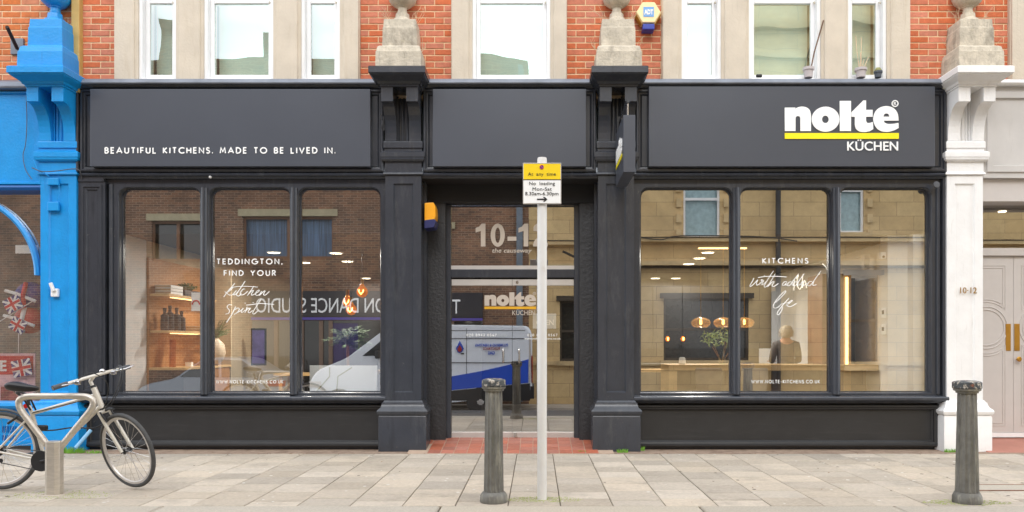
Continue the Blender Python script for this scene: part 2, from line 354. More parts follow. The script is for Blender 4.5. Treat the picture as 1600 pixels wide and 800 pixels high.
GOLD = M('gilt_lettering', lin(160, 124, 66), .4, metal=.4, var=.15, scale=30)
BRASS = M('brass', lin(186, 140, 60), .35, metal=.7, var=.15, scale=8)
RUB = M('tyre_rubber', lin(70, 70, 70), .7, var=.2, scale=20, bump=.3, bscale=120)
BLKPL = M('black_plastic', lin(32, 32, 34), .45, var=.1)
GREYG = M('grey_grip_rubber', lin(84, 86, 90), .7, var=.1)
FRM = M('bike_paint_silver', lin(214, 208, 196), .3, metal=.25, var=.06, scale=8)
WOODL = M('light_oak', lin(216, 178, 124), .5, var=.1, scale=4, stretch=(.6, 1, 8))
WOODO = M('orange_oak', lin(176, 124, 74), .5, var=.16, scale=3, stretch=(1, 8, 8), bump=.1)
PLAS = M('plaster_white', lin(246, 246, 246), .8, var=.02)
PLASB = M('plaster_beige', lin(190, 172, 142), .8, var=.04)
CEIL = M('ceiling_grey', lin(64, 60, 56), .8, var=.04)
FLOORI = M('showroom_floor', lin(84, 78, 72), .4, var=.1)
DGREY = M('charcoal_laminate', lin(44, 45, 48), .5, var=.05)
LEAF = M('leaf_green', lin(66, 100, 44), .6, var=.3, scale=20)
LEAFL = M('pale_leaf', lin(160, 178, 110), .6, var=.2, scale=20)
GRASS = M('grass_green', lin(110, 160, 50), .7, var=.3, scale=20)
DRY = M('dry_stalk', lin(216, 190, 160), .9, var=.2)
SHOPG = GLASS('shop_glass', (.985, .99, .98), .39)
SASHG = GLASS('sash_glass', (.93, .98, .95), .34, wav=.004, gcol=(.95, 1, .97))
LAMP = emitmat('lamp_glow', (1, .86, .62), 6)
AMB = emitmat('amber_filament', (1, .5, .12), 14)
LEDS = emitmat('warm_led', (1, .62, .25), 5)

# ------------------------------------------------------------------ ground, pavement, kerb
road = MB(); road.loft([[(-60, y, z), (60, y, z)] for y, z in ((-3.55, -.13), (-6, -.2), (-10, -.42), (-14.2, -.80), (-14.2, -.95), (60, -.95))], False, False, closed=False)
ASPH_o = road.build('road', ASPH, kind='structure')
yl = MB()
for y0 in (-3.85, -4.1):
    yl.loft([[(-30, y0, -.13 - (-3.55 - y0) * .0286 + .004), (30, y0, -.13 - (-3.55 - y0) * .0286 + .004)], [(-30, y0 + .08, -.13 - (-3.47 - y0) * .0286 + .006), (30, y0 + .08, -.13 - (-3.47 - y0) * .0286 + .006)]], False, False, closed=False)
yl.build('double_yellow_line', YEL, ASPH_o)
fp = MB(); fp.box(-60, 60, -16.2, -14.2, -1.2, -.68)
fp.build('far_pavement', SLAB, kind='structure')
pv = thing('pavement', None, None, (0, 0, 0), kind='structure')
MB().box(-60, 60, -3.27, 12, -.2, -.012).build('paving_bed', JOINT, pv)
def slab_mesh(w_, d_, h_=.05, mat=SLAB, c=.004):
    mb = MB(); lo = []
    for z, i in ((-h_, 0), (-c, 0), (0, c)):
        lo.append([(-w_ / 2 + i, -d_ / 2 + i, z), (w_ / 2 - i, -d_ / 2 + i, z), (w_ / 2 - i, d_ / 2 - i, z), (-w_ / 2 + i, d_ / 2 - i, z)])
    return mb.loft(lo, False, True).mesh('slab', mat)
pitch = .4115; x = -.2225 - pitch * 15; nsl = 0; far_sl = MB()
cache = {}
while x < 6.2:
    y = -3.262; first = True
    while y < -.27:
        d = random.choice((.3, .33, .36, .36, .4, .4))
        if first: d *= random.choice((.5, 1, .8)); first = False
        d = round(min(d, -.255 - y), 3)
        if -.255 - (y + d) < .1: d = round(-.255 - y, 3)
        key = (pitch, d)
        if key not in cache: cache[key] = slab_mesh(pitch - .007, d - .013)
        cxs, cys = x + pitch / 2, y + d / 2
        vis = abs(cxs + .1) < 6.9 * (cys - CAMY) / 9.6 + .3
        o = bpy.data.objects.new('paving_slab', cache[key]); link(o, pv)
        o.location = (cxs, cys, random.uniform(-.0015, .0015)); o.rotation_euler = (random.uniform(-.002, .002), random.uniform(-.002, .002), random.uniform(-.004, .004)); nsl += 1
        y += d
    x += pitch
MB().box(-8, 8, -.25, .3, -.05, -.001).build('threshold_screed', STRIP, pv)
kx = [-9, -7, -5.0, -2.9, -.745, 1.27, 2.78, 4.6, 6.6, 8.6]
for a, b in zip(kx, kx[1:]):
    o = bpy.data.objects.new('kerb_stone', slab_mesh(b - a - .012, .285, .25, KERB, .012)); link(o, pv); o.location = ((a + b) / 2, -3.27 - .145, .002)
# inspection cover frame line at the right
mc = thing('inspection_cover', 'slim rusty metal inspection cover edge set in the paving right of the right bollard', 'manhole cover', (5.1, -2.3, 0))
mb = MB(); xa, xb, ya, yb = X(1528, -2.6), 6.1, -2.62, -2.32
for q in ((xa, xb, ya, ya + .02), (xa, xb, yb - .02, yb), (xa, xa + .02, ya + .02, yb - .02)): mb.box(q[0], q[1], q[2], q[3], 0, .006)
mb.build('cover_frame', M('rusty_iron', lin(130, 96, 76), .8, var=.3, scale=30), mc)
MB().box(xa + .02, xb, ya + .02, yb - .02, .001, .004).build('cover_plate', KERB, mc)

# flattened chewing gum and grit on the paving
rr = random.Random(21); gm = MB(); gd = MB()
for k in range(170):
    q = (gm, gd)[k % 3 == 0]; gx, gy = rr.uniform(-6, 6), rr.uniform(-3.2, -.3); r_ = rr.uniform(.007, .02)
    q.loft([[(gx + r_ * rr.uniform(.75, 1.1) * cos(2 * pi * j / 8), gy + r_ * sin(2 * pi * j / 8), .0012) for j in range(8)], [(gx + r_ * .7 * cos(2 * pi * j / 8), gy + r_ * .7 * sin(2 * pi * j / 8), .0028) for j in range(8)]], False, True)
gm.build('gum_spots', M('pale_gum', lin(206, 202, 194), .7), pv, kind='stuff'); gd.build('grit_spots', M('dark_grit', lin(96, 88, 78), .9), pv, kind='stuff')
ll = MB()
for k in range(90):
    gx = rr.uniform(-5.3, 5.9); gy = rr.choice((-.27, -.3, rr.uniform(-.5, -.1), rr.uniform(-3.2, -.3))); a = rr.uniform(0, pi); q = rr.uniform(.006, .016)
    if gy > -.24 and -1.4 < gx < .8: gy = -.3
    ll.add([(gx + q * cos(a), gy + q * sin(a), .004), (gx - q * .5 * sin(a), gy + q * .5 * cos(a), .008), (gx - q * cos(a), gy - q * sin(a), .003), (gx + q * .5 * sin(a), gy - q * .5 * cos(a), .006)], [(0, 1, 2, 3)])
ll.build('leaf_litter', M('brown_leaf_bits', lin(140, 104, 70), .9, var=.3, scale=30), pv, kind='stuff')
# ------------------------------------------------------------------ brick upper storeys
YW = .05   # brick face
ZB = 4.40
BZ1 = 5.40
bmesh_cache = {}
def brick_mesh(w_, mat):
    k = (round(w_, 3), mat.name)
    if k not in bmesh_cache:
        mb = MB(); h = .063; w2 = w_ / 2; c = .004
        mb.loft([[(-w2, .05, -h / 2), (w2, .05, -h / 2), (w2, .05, h / 2), (-w2, .05, h / 2)], [(-w2, c, -h / 2), (w2, c, -h / 2), (w2, c, h / 2), (-w2, c, h / 2)],
                 [(-w2 + c, 0, -h / 2 + c), (w2 - c, 0, -h / 2 + c), (w2 - c, 0, h / 2 - c), (-w2 + c, 0, h / 2 - c)]], False, True)
        bmesh_cache[k] = mb.mesh('brick', mat)
    return bmesh_cache[k]
def brick_strip(x0, x1, z0, z1, root, mat, stuff, zpart, xlim=(-99, 99)):
    row = 0; z = z0
    while z + .06 < z1:
        x = x0 - (.1125 if row % 2 else 0) ; x -= 0
        while x < x1 - .012:
            a, b = max(x, x0), min(x + .215, x1)
            if b - a > .03:
                zc = z + .0325
                if z < zpart and a > xlim[0] and b < xlim[1]:
                    o = bpy.data.objects.new('brick', brick_mesh(b - a, mat)); link(o, root, False)
                    o.location = Vector(((a + b) / 2, YW + random.uniform(-.0025, .0025), zc)) - Vector(root.location)
                    o.rotation_euler = (0, random.uniform(-.006, .006), random.uniform(-.004, .004))
                else: stuff.box(a, b, YW, YW + .05, z, z + .065)
            x += .225
        z += .075; row += 1
ub = thing('brick_building', 'red brick upper storey with beige stone window surrounds above the black shopfront', 'building', (0, .3, 4.4))
lb = thing('brick_building', 'orange brick upper storey above the bright blue shop, left of the tan strip', 'building', (-6.5, .3, 4.4))
XL = -5.547
# wall backing behind bricks, leaving the window openings free
opens = [(216, 275), (318, 427), (470, 531), (738, 860), (1065, 1127), (1170, 1283), (1325, 1386)]
OX = [(X(a, 0), X(b, 0)) for a, b in opens]
piers = []
px_ = -5.5
for a, b in OX: piers.append((px_, a)); px_ = b
piers.append((px_, 7.9))
mw = MB()
for a, b in piers: mw.box(a, b, YW + .006, YW + .35, 4.2, 6.75)
for a, b in OX: mw.box(a, b, YW + .006, YW + .35, 6.55, 6.75); mw.box(a, b, YW + .1, YW + .35, 4.2, 4.42)
mw.build('mortar_bed', MORT, ub)
MB().box(-8.4, -5.5, YW + .006, YW + .35, 4.2, 6.75).build('mortar_bed', MORT, lb)
st1, st2 = MB(), MB()
for a, b in ((X(128, .05), X(179, .05)), (X(562, .05), X(705, .05)), (X(886, .05), X(1034, .05)), (X(1422, .05), X(1578, .05))):
    brick_strip(a, b, 4.42, 6.7, ub, BRICK, st1, 5.38)
brick_strip(-8.4, XL, 4.42, 6.7, lb, BRICKO, st2, 5.38, (-6.75, 99))
st1.build('upper_brickwork', BRICK, ub, kind='stuff'); st2.build('upper_brickwork', BRICKO, lb, kind='stuff')
MB().box(X(113, 0), X(126, 0), -.03, .06, 4.25, 6.7).build('tan_downpipe_strip', TAN, ub, bevel=.01)
# stone mullions / jambs
stones = [(179, 216, 'L'), (275, 318, 'B'), (427, 470, 'B'), (531, 562, 'R'), (705, 738, 'L'), (860, 886, 'R'), (1034, 1065, 'L'), (1127, 1170, 'B'), (1283, 1325, 'B'), (1386, 1422, 'R'), (1578, 1680, 'L')]
for a, b, k in stones:
    xa, xb = X(a, 0), X(b, 0); m = MB()
    i0 = .045 if k in 'RB' else .012; i1 = .045 if k in 'LB' else .012
    i0, i1 = (.05, .05) if k == 'B' else ((.012, .06) if k == 'L' else (.06, .012))
    poly = [(xa, .12), (xa, .0), (xa + i0 * .6, -.004), (xa + i0 * .7, -.022), (xa + i0, -.03), (xb - i1, -.03), (xb - i1 * .7, -.022), (xb - i1 * .6, -.004), (xb, 0), (xb, .12)]
    m.prism_z(poly, 4.405, 6.6); m.build('stone_jamb', JAMB, ub)
# sash windows
for k, (xa, xb) in enumerate(OX):
    f = MB(); y0 = .1
    for q in ((xa, xa + .04), (xb - .04, xb)): f.box(q[0], q[1], .02, .3, 4.405, 6.55)
    f.box(xa + .04, xb - .04, .02, .3, 4.36, 4.43); f.box(xa + .04, xb - .04, .02, .3, 6.5, 6.55)
    fo = f.build('sash_window', WHTW, ub, bevel=.004)
    s_ = MB(); a, b = xa + .04, xb - .04
    s_.box(a, a + .05, y0, y0 + .05, 4.43, 5.40); s_.box(b - .05, b, y0, y0 + .05, 4.43, 5.40)
    s_.box(a + .05, b - .05, y0, y0 + .05, 4.43, 4.50); s_.box(a + .05, b - .05, y0 - .003, y0 + .05, 5.355, 5.40)
    s_.build('lower_sash', WHTW, fo, bevel=.006)
    s2 = MB(); y1 = y0 + .055
    s2.box(a, a + .05, y1, y1 + .04, 5.37, 6.5); s2.box(b - .05, b, y1, y1 + .04, 5.37, 6.5); s2.box(a + .05, b - .05, y1, y1 + .04, 5.37, 5.41); s2.box(a + .05, b - .05, y1, y1 + .04, 6.42, 6.5)
    s2.build('upper_sash', WHTW, fo, bevel=.006)
    MB().box(a + .05, b - .05, y0 + .02, y0 + .026, 4.50, 5.355).build('pane', SASHG, fo)
    MB().box(a + .05, b - .05, y1 + .015, y1 + .021, 5.41, 6.42).build('pane', SASHG, fo)
    h = MB(); h.tube([(b - .02, y0 - .01, 5.36), (b - .02, y0 - .05, 5.35), (b - .02, y0 - .05, 5.33)], .008); h.build('sash_horn', STONE, fo)
# dim rooms behind the upper windows
rm = MB(); DIM = M('dim_room', lin(150, 165, 155), .9, var=.2, scale=1.5)
rm.box(-5.6, 6, 2.2, 2.25, 4.2, 6.8); rm.box(-5.6, 6, .45, 2.2, 6.62, 6.7); rm.box(-5.6, 6, .45, 2.2, 4.15, 4.2); rm.box(-5.65, -5.6, .45, 2.2, 4.2, 6.7); rm.box(6, 6.05, .45, 2.2, 4.2, 6.7)
rm.build('upper_room', DIM, kind='structure')
for k, (a, b) in enumerate(OX): MB().box(a + .03, b - .03, .40, .41, 4.44, 6.5).build('brightening_panel', M('brightening_pale_%d' % k, lin(240, 250, 244), .8, var=.12, scale=1.2, stretch=(1, 1, 3)), ub)  # pale panels added close behind the panes to brighten the upper windows
# mass above
MB().box(-8.4, 7.9, .1, 8, 6.76, 8.5).build('roof_mass', BRICKTEX('brick_mass', lin(180, 84, 60), lin(200, 100, 70), lin(200, 170, 130), .225, .075, .01), kind='structure')

# ------------------------------------------------------------------ pilasters (shared shape)
def pilaster(root, cx, mat, label=None):
    sh = MB(); sw = .213
    # shaft with a recessed panel on its face
    zs0, zs1 = .6, 3.27
    sh.frame(cx - sw, cx + sw, zs0, zs1, [(0, 0), (.095, 0), (.11, .022)], True, y_back=.25)
    p = sh.build('pilaster', mat, root)
    if label: p['label'] = label
    b = MB(); b.stack(cx, .3, [(0, .282, -.072), (.405, .282, -.072), (.425, .272, -.062)])
    b.stack(cx, .3, [(.427, .275, -.065), (.43, .283, -.075), (.455, .298, -.09), (.475, .3, -.092), (.492, .29, -.082), (.515, .262, -.055), (.55, .25, -.04), (.575, .246, -.036), (.577, .235, -.025), (.598, .225, -.01), (.6, .214, -.0015)])
    b.build('plinth', mat, p, smooth=35)
    c = MB()
    c.stack(cx, .3, [(3.272, .214, -.002), (3.275, .232, -.02), (3.285, .238, -.026), (3.30, .232, -.02), (3.312, .218, -.006), (3.43, .218, -.006), (3.432, .236, -.03), (3.45, .252, -.05), (3.478, .256, -.055), (3.48, .262, -.06), (3.535, .262, -.06), (3.555, .235, -.03), (3.557, .222, -.01), (3.592, .222, -.01), (3.594, .232, -.025), (3.66, .232, -.025), (3.672, .225, -.02), (3.674, .208, .06), (4.24, .208, .06)])
    c.build('capital', mat, p)
    ch = MB()
    for dx in (-.045, 0, .045): ch.tube([(cx + dx, .055, 3.68), (cx + dx, .055, 4.2)], .014, 8)
    ch.box(cx - .075, cx - .062, .03, .06, 3.676, 4.22); ch.box(cx + .062, cx + .075, .03, .06, 3.676, 4.22)
    ch.build('fluted_back', mat, p, smooth=40)
    for sx in (-1, 1):
        br = MB(); x0 = cx + sx * .145 - .068; x1 = x0 + .136
        pr = [(.058, 3.676), (-.02, 3.676)]
        for k in range(9):
            a = radians(90 * k / 8); pr.append((-.262 + .242 * cos(a), 3.676 + .39 * sin(a) + .0))
        pr = pr[:2] + [(-.02 - .21 * (1 - cos(radians(90 * k / 8))), 3.70 + .37 * sin(radians(90 * k / 8))) for k in range(9)]
        pr += [(-.23, 4.07), (-.262, 4.072), (-.262, 4.236), (.058, 4.236)]
        br.prof_x(x0, x1, pr); br.build('bracket', mat, p)
    k = MB(); k.stack(cx, .3, [(4.238, .222, -.275), (4.26, .226, -.28), (4.262, .24, -.3), (4.285, .25, -.315), (4.30, .27, -.35), (4.318, .295, -.4), (4.33, .308, -.43), (4.342, .312, -.435), (4.344, .322, -.45), (4.412, .322, -.45), (4.425, .31, -.43)])
    k.build('cornice_cap', mat, p)
    return p
def pedestal(cx, mat, label, dirx=0):
    r = thing('stone_pedestal' if mat is STONE else 'painted_pedestal', label, 'pedestal', (cx, -.1, 4.425), 'urn pedestals above the shop pilasters')
    b = MB(); yb = YW - .004
    b.stack(cx, yb, [(4.426, .262, -.36), (4.62, .258, -.355), (4.622, .252, -.345), (4.68, .243, -.33), (4.70, .225, -.30)])
    b.build('base_tier', mat, r, bevel=.008)
    b = MB(); b.stack(cx, yb, [(4.702, .205, -.27), (4.72, .20, -.262), (4.93, .196, -.258), (4.935, .19, -.25), (5.03, .185, -.245), (5.035, .17, -.22)])
    b.build('upper_tier', mat, r, bevel=.008)
    u = MB(); c = (cx, -.06, 5.036)
    n = 8
    u.lathe(c, [(.125, 0), (.125, .02), (.11, .05), (.085, .065), (.08, .12), (.055, .125)], 8)
    u.build('urn_foot', mat, r)
    u = MB(); u.lathe(c, [(.05, .126), (.058, .15), (.05, .17), (.055, .19), (.07, .195), (.07, .205), (.1, .215), (.15, .26), (.175, .33), (.17, .40), (.12, .45), (.1, .5), (.03, .56), (.001, .6)], 20)
    u.build('urn', mat, r, smooth=50)
    if mat is STONE:
        for side in (-1, 1):
            for k in range(9):
                g = MB(); bx = cx + side * random.uniform(.1, .2); bz = random.choice((5.037, 5.037, 4.7))
                if bz < 5: bx = cx + side * random.uniform(.225, .245)
                h = random.uniform(.07, .2)
                if k == 0: tw = MB()
                tw.tube([(bx, -.1, bz), (bx + side * h * random.uniform(0, .5), -.1, bz + h * .6), (bx + side * h * random.uniform(0, .9), -.12, bz + h)], .0018, 4)
            t = tw.build('dry_weeds', DRY, r, kind='stuff')
    return r
# ------------------------------------------------------------------ the black shopfront
sf = thing('black_shopfront', 'wide black painted kitchen showroom shopfront with white lettering and yellow striped logo', 'shopfront', (-.3, .1, 0))
YM = .03
CX2, CX3, CX1, CX4 = -1.58, .947, -5.675, 5.09
pilaster(sf, CX2, BLK); pilaster(sf, CX3, BLK)
pedestal(CX2, STONE, 'weathered stone urn pedestal on the black pilaster left of the glass door')
pedestal(CX3, STONE, 'weathered stone urn pedestal beside the hexagonal alarm box')
pedestal(CX4, STONE, 'stained stone urn pedestal on top of the white pilaster')
pedestal(CX1, BLUE, 'bright blue painted urn pedestal on top of the blue pilaster')
# cornice lead
segs = [(-5.455, CX2 - .225), (CX2 + .225, CX3 - .225), (CX3 + .225, CX4 - .225)]
for a, b in segs:
    m = MB(); m.prof_x(a, b, [(YW, 4.345), (-.075, 4.33), (-.09, 4.34), (-.092, 4.352), (-.07, 4.388), (-.055, 4.40), (.048, 4.43)]); m.build('lead_flashing', LEAD, sf, bevel=.006)
    m = MB(); m.prof_x(a, b, [(.2, 4.30), (-.02, 4.30), (-.03, 4.308), (-.045, 4.31), (-.055, 4.325), (-.055, 4.338), (.2, 4.343)]); m.build('cornice_moulding', BLK, sf)
# fascia: surround + board
fb = [(140.6, 578.6, -5.42, CX2 - .235, 'L'), (676, 916, CX2 + .235, CX3 - .235, 'M'), (1013.7, 1461, CX3 + .235, 4.87, 'R')]
boards = {}
for a, b, sa, sb, k in fb:
    m = MB(); m.frame(sa, sb, 3.315, 4.298, [(0, .0), (.012, -.012), (.03, -.012), (.04, .01), (.055, .012), (.065, .0), (.075, .022)], True, y_back=.3)
    m.build('fascia_surround', BLK, sf)
    yb = -.075; m = MB(); m.box(X(a, yb), X(b, yb), yb, .015, Z(260, yb), Z(139 if k != 'R' else 135, yb))
    boards[k] = m.build('fascia_board', FASC, sf, bevel=.005)
# beam below fascia
for a, b in ((-5.42, CX2 - .215), (CX3 + .215, 4.87)):
    m = MB(); m.prof_x(a, b, [(.3, 3.185), (.09, 3.185), (.085, 3.235), (.03, 3.24), (.02, 3.262), (-.005, 3.27), (-.01, 3.285), (.0, 3.298), (.02, 3.312), (.3, 3.312)]); m.build('beam_moulding', BLK, sf)
m = MB(); a, b = CX2 + .215, CX3 - .215
m.prof_x(a, b, [(.3, 3.25), (.03, 3.25), (.02, 3.262), (-.005, 3.27), (-.01, 3.285), (.0, 3.298), (.02, 3.312), (.3, 3.312)]); m.build('beam_moulding', BLK, sf)
# lettering on fascia boards
yb = -.077
caps('lettering', 'BEAUTIFUL KITCHENS. MADE TO BE LIVED IN.', VINYL, boards['L'], (0, yb, 0), UX, UZ, (X(163.5, yb), X(524, yb), Z(240.3, yb), Z(230, yb)), wd=.185, track=.36, t=.006)
def path(seq):
    out = []
    for k, pts in seq:
        if k == 'L': out += [Vector((p[0], p[1], 0)) for p in pts]
        else: out += catmull([(p[0], p[1], 0) for p in pts], 6)
    return [(p.x, p.y) for p in out]
def ell(cx, cy, rx, ry, n=36): return [(cx + rx * cos(2 * pi * k / n), cy + ry * sin(2 * pi * k / n)) for k in range(n)]
LOGO = [
 path([('L', [(88, 480), (88, 187), (220, 187), (220, 202)]), ('C', [(224, 198), (255, 182), (305, 174), (365, 188), (402, 225), (415, 285)]), ('L', [(415, 480), (282, 480)]), ('C', [(282, 325), (277, 303), (252, 292), (228, 303), (222, 325)]), ('L', [(222, 480)])]),
 ell(597, 332, 173, 157), ell(595, 334, 42, 46),
 [(775, 103), (915, 103), (915, 480), (775, 480)],
 path([('L', [(1068, 98), (1103, 98), (1103, 215), (1185, 215), (1185, 302), (1103, 302)]), ('C', [(1103, 345), (1112, 372), (1140, 380), (1188, 364)]), ('L', [(1193, 456)]), ('C', [(1150, 482), (1085, 492), (1020, 484), (978, 450), (963, 395)]), ('L', [(963, 302), (920, 302), (920, 246)])]),
 path([('L', [(1510, 350)]), ('C', [(1324, 350), (1334, 372), (1372, 390), (1430, 390), (1508, 378)]), ('L', [(1510, 442)]), ('C', [(1510, 442), (1450, 472), (1370, 490), (1285, 478), (1222, 425), (1193, 335), (1212, 250), (1265, 192), (1352, 168), (1440, 190), (1495, 255), (1510, 350)])]),
 path([('L', [(1320, 300)]), ('C', [(1320, 300), (1332, 270), (1358, 260), (1384, 270), (1396, 300)])])]
def logo(parent, o, u, v, fn, white, yellow, t, small=True, reg=True):
    flat('logo_lettering', [[fn(p) for p in l] for l in LOGO], white, parent, o, u, v, t)
    flat('logo_bar', [[fn(p) for p in [(88, 505), (1512, 505), (1512, 577), (88, 577)]]], yellow, parent, o, u, v, t)
    if small:
        a, b = fn((868, 725)), fn((1504, 585))
        text('logo_lettering', 'KÜCHEN', white, parent, o, u, v, (a[0], b[0], a[1], b[1]), bold=.012, t=t)
    if reg:
        flat('registered_mark', [[fn(p) for p in ell(1466, 136, 43, 43)], [fn(p) for p in ell(1466, 136, 31, 31)]], white, parent, o, u, v, t)
        a, b = fn((1450, 156)), fn((1484, 116)); text('registered_mark', 'R', white, parent, o, u, v, (a[0], b[0], a[1], b[1]), bold=.01, t=t)
f8 = lambda p: (X(1215 + p[0] / 8, yb), Z(145 + p[1] / 8, yb))
logo(boards['R'], (0, yb, 0), UX, UZ, f8, VINYL, YELB, .008)
# windows ------------------------------------------------------
def round_loop(x0, x1, z0, z1, r, y, n=6):
    p = [(x0, y, z0), (x1, y, z0)]
    p += [(x1 - r + r * cos(pi / 2 * k / n), y, z1 - r + r * sin(pi / 2 * k / n)) for k in range(n + 1)]
    p += [(x0 + r - r * sin(pi / 2 * k / n), y, z1 - r + r * cos(pi / 2 * k / n)) for k in range(n + 1)]
    return p
def rect_loop(x0, x1, z0, z1, y, n=6):
    p = [(x0, y, z0), (x1, y, z0)]
    h = n // 2
    p += [(x1, y, z1) for k in range(n + 1)] + [(x0, y, z1) for k in range(n + 1)]
    return p
YG = .17
def window(root, xa, xb, ca, cb, z0=.689, z1=3.139, zc=3.186, zb=.66):
    m = MB(); yf = .08
    m.loft([rect_loop(ca, cb, zb, zc, .26), rect_loop(ca, cb, zb, zc, yf), round_loop(xa - .012, xb + .012, z0 - .01, z1 + .012, .11, yf), round_loop(xa - .004, xb + .004, z0, z1 + .004, .105, yf + .018),
            round_loop(xa - .0035, xb + .0035, z0, z1 + .003, .1, yf + .04), round_loop(xa + .002, xb - .002, z0 + .006, z1 - .002, .095, YG - .012), round_loop(xa + .012, xb - .012, z0 + .012, z1 - .012, .09, YG - .01), round_loop(xa + .012, xb - .012, z0 + .012, z1 - .012, .09, YG + .05)], False, False)
    f = m.build('window_frame', BLK, root, smooth=30)
    g = MB(); g.box(xa - .006, xb + .006, YG, YG + .008, z0 - .01, z1 + .01); g.build('pane', SHOPG, f)
    return f
groups = {'L': [(187, 313), (328, 453), (467, 594)], 'R': [(1001, 1143), (1157, 1299), (1312, 1453)]}
ends = {'L': (-5.12, CX2 - .213), 'R': (CX3 + .213, 4.84)}
wf = {}
for k, g in groups.items():
    xs = [(X(a, .1), X(b, .1)) for a, b in g]
    cuts = [ends[k][0]] + [(xs[i][1] + xs[i + 1][0]) / 2 for i in range(2)] + [ends[k][1]]
    for i, (a, b) in enumerate(xs):
        wf[k + str(i)] = window(sf, a, b, cuts[i] + (.0005 if i else 0), cuts[i + 1] - .0005)
    for c in cuts[1:3]:
        m = MB(); m.prism_z([(c - .045, .079), (c - .043, .06), (c - .028, .05), (c - .018, .03), (c, .022), (c + .018, .03), (c + .028, .05), (c + .043, .06), (c + .045, .079)], .668, 3.135); m.build('mullion', BLK, sf, smooth=35)
    # outer edge roll
    a, b = ends[k]
    m = MB()
    for c in ((a + .035,) if k == 'L' else (b - .035,)): m.tube([(c, .07, .67), (c, .07, 3.18)], .022, 10)
    m.build('edge_roll', BLK, sf, smooth=40)
    # sill
    m = MB(); x0, x1 = ends[k][0] - (.0 if k == 'L' else 0), ends[k][1] + (0 if k == 'L' else .06)
    if k == 'L': x0 -= .34
    m.prof_x(x0, x1, [(.3, .556), (.1, .556), (.055, .566), (.035, .585), (.005, .59), (-.012, .602), (-.012, .628), (.0, .642), (.075, .658), (.3, .664)]); m.build('window_sill', BLK, sf, bevel=.004)
    # stall riser
    m = MB(); x1s = ends[k][1] - .02 if k == 'L' else ends[k][1]
    m.box(x0, x1s + .02, .16, .3, 0, .555); m.build('stall_riser_back', BLK, sf)
    m = MB(); m.frame(x0 + .03, x1s - .01, .035, .545, [(0, .1), (.012, .082), (.03, .08), (.04, .095), (.055, .1), (.06, .125), (.072, .135), (.075, .145)], True, y_back=.162)
    m.build('stall_riser_panel', BLKP, sf, smooth=25)
# slim end pilaster on the left, plain end stile on the right
m = MB(); m.frame(-5.455, -5.14, .665, 3.20, [(0, .035), (.03, .035), (.035, .02), (.06, .02), (.065, .035), (.09, .035), (.1, .05)], True, y_back=.3); m.build('end_pilaster', BLK, sf)
m = MB(); m.box(-5.458, -5.15, .022, .3, 3.20, 3.312); m.box(4.845, 4.905, .03, .3, 0, 4.34); m.box(-5.458, -5.43, -.02, .3, 3.315, 4.3); m.box(-5.47, -5.457, .04, .3, 0, 3.3); m.build('end_stile', BLK, sf, bevel=.006)
# window lettering
yl_ = YG - .006
def on(px0, px1, py0, py1): return (X(px0, yl_), X(px1, yl_), Z(py1, yl_), Z(py0, yl_))
def k67(p): return (X(330 + p[0] / 6.667, yl_), Z(395 + p[1] / 6.667, yl_))
def k76(p): return (X(1160 + p[0] / 7.62, yl_), Z(395 + p[1] / 7.62, yl_))
O = (0, yl_, 0)
caps('lettering', 'TEDDINGTON,', VINYL, wf['L1'], O, UX, UZ, on(339, 441.5, 404, 413.2), wd=.165, track=.42)
caps('lettering', 'FIND YOUR', VINYL, wf['L1'], O, UX, UZ, on(349.5, 430.8, 422, 431.2), wd=.165, track=.42)
caps('lettering', 'WWW.NOLTE-KITCHENS.CO.UK', VINYL, wf['L1'], O, UX, UZ, on(337.5, 442.5, 594, 599.2), wd=.15, track=.4)
caps('lettering', 'KITCHENS', VINYL, wf['R1'], O, UX, UZ, on(1191, 1263, 403, 412), wd=.165, track=.42)
caps('lettering', 'WWW.NOLTE-KITCHENS.CO.UK', VINYL, wf['R1'], O, UX, UZ, on(1174, 1281, 593.5, 599), wd=.15, track=.4)
kit = [[(245, 318), (205, 365), (165, 410), (130, 460)], [(140, 405), (165, 412), (205, 385), (228, 358), (205, 372), (165, 412), (185, 438), (215, 438), (245, 415)],
       [(262, 392), (240, 420), (230, 438), (252, 432), (285, 400)], [(262, 350), (268, 354)], [(352, 295), (320, 345), (280, 405), (262, 435), (285, 450), (315, 425)], [(222, 358), (300, 350), (400, 350), (485, 357)],
       [(352, 378), (330, 380), (303, 418), (310, 440), (345, 430), (380, 400)], [(445, 345), (415, 390), (375, 445)], [(375, 445), (415, 402), (440, 392), (420, 425), (425, 442), (460, 425)],
       [(462, 425), (495, 402), (500, 388), (475, 400), (460, 430), (480, 444), (515, 425)], [(525, 400), (500, 445), (545, 402), (560, 400), (545, 430), (560, 442), (605, 403)]]
spi = [[(215, 545), (185, 540), (165, 565), (188, 598), (182, 628), (150, 638)], [(255, 560), (215, 640), (160, 725)], [(235, 600), (275, 575), (292, 588), (270, 622), (238, 640)], [(270, 622), (310, 600), (335, 575)],
       [(335, 578), (312, 610), (322, 622), (350, 598)], [(350, 522), (356, 526)], [(375, 562), (350, 625)], [(358, 608), (385, 578), (400, 580), (392, 592)], [(412, 575), (385, 612), (398, 625), (430, 600)], [(434, 518), (440, 522)],
       [(522, 480), (480, 545), (435, 615), (445, 638), (490, 600)], [(365, 545), (430, 538), (520, 528), (655, 538)]]
script('script_lettering', kit + spi, VINYL, wf['L1'], O, UX, UZ, k67, .008)
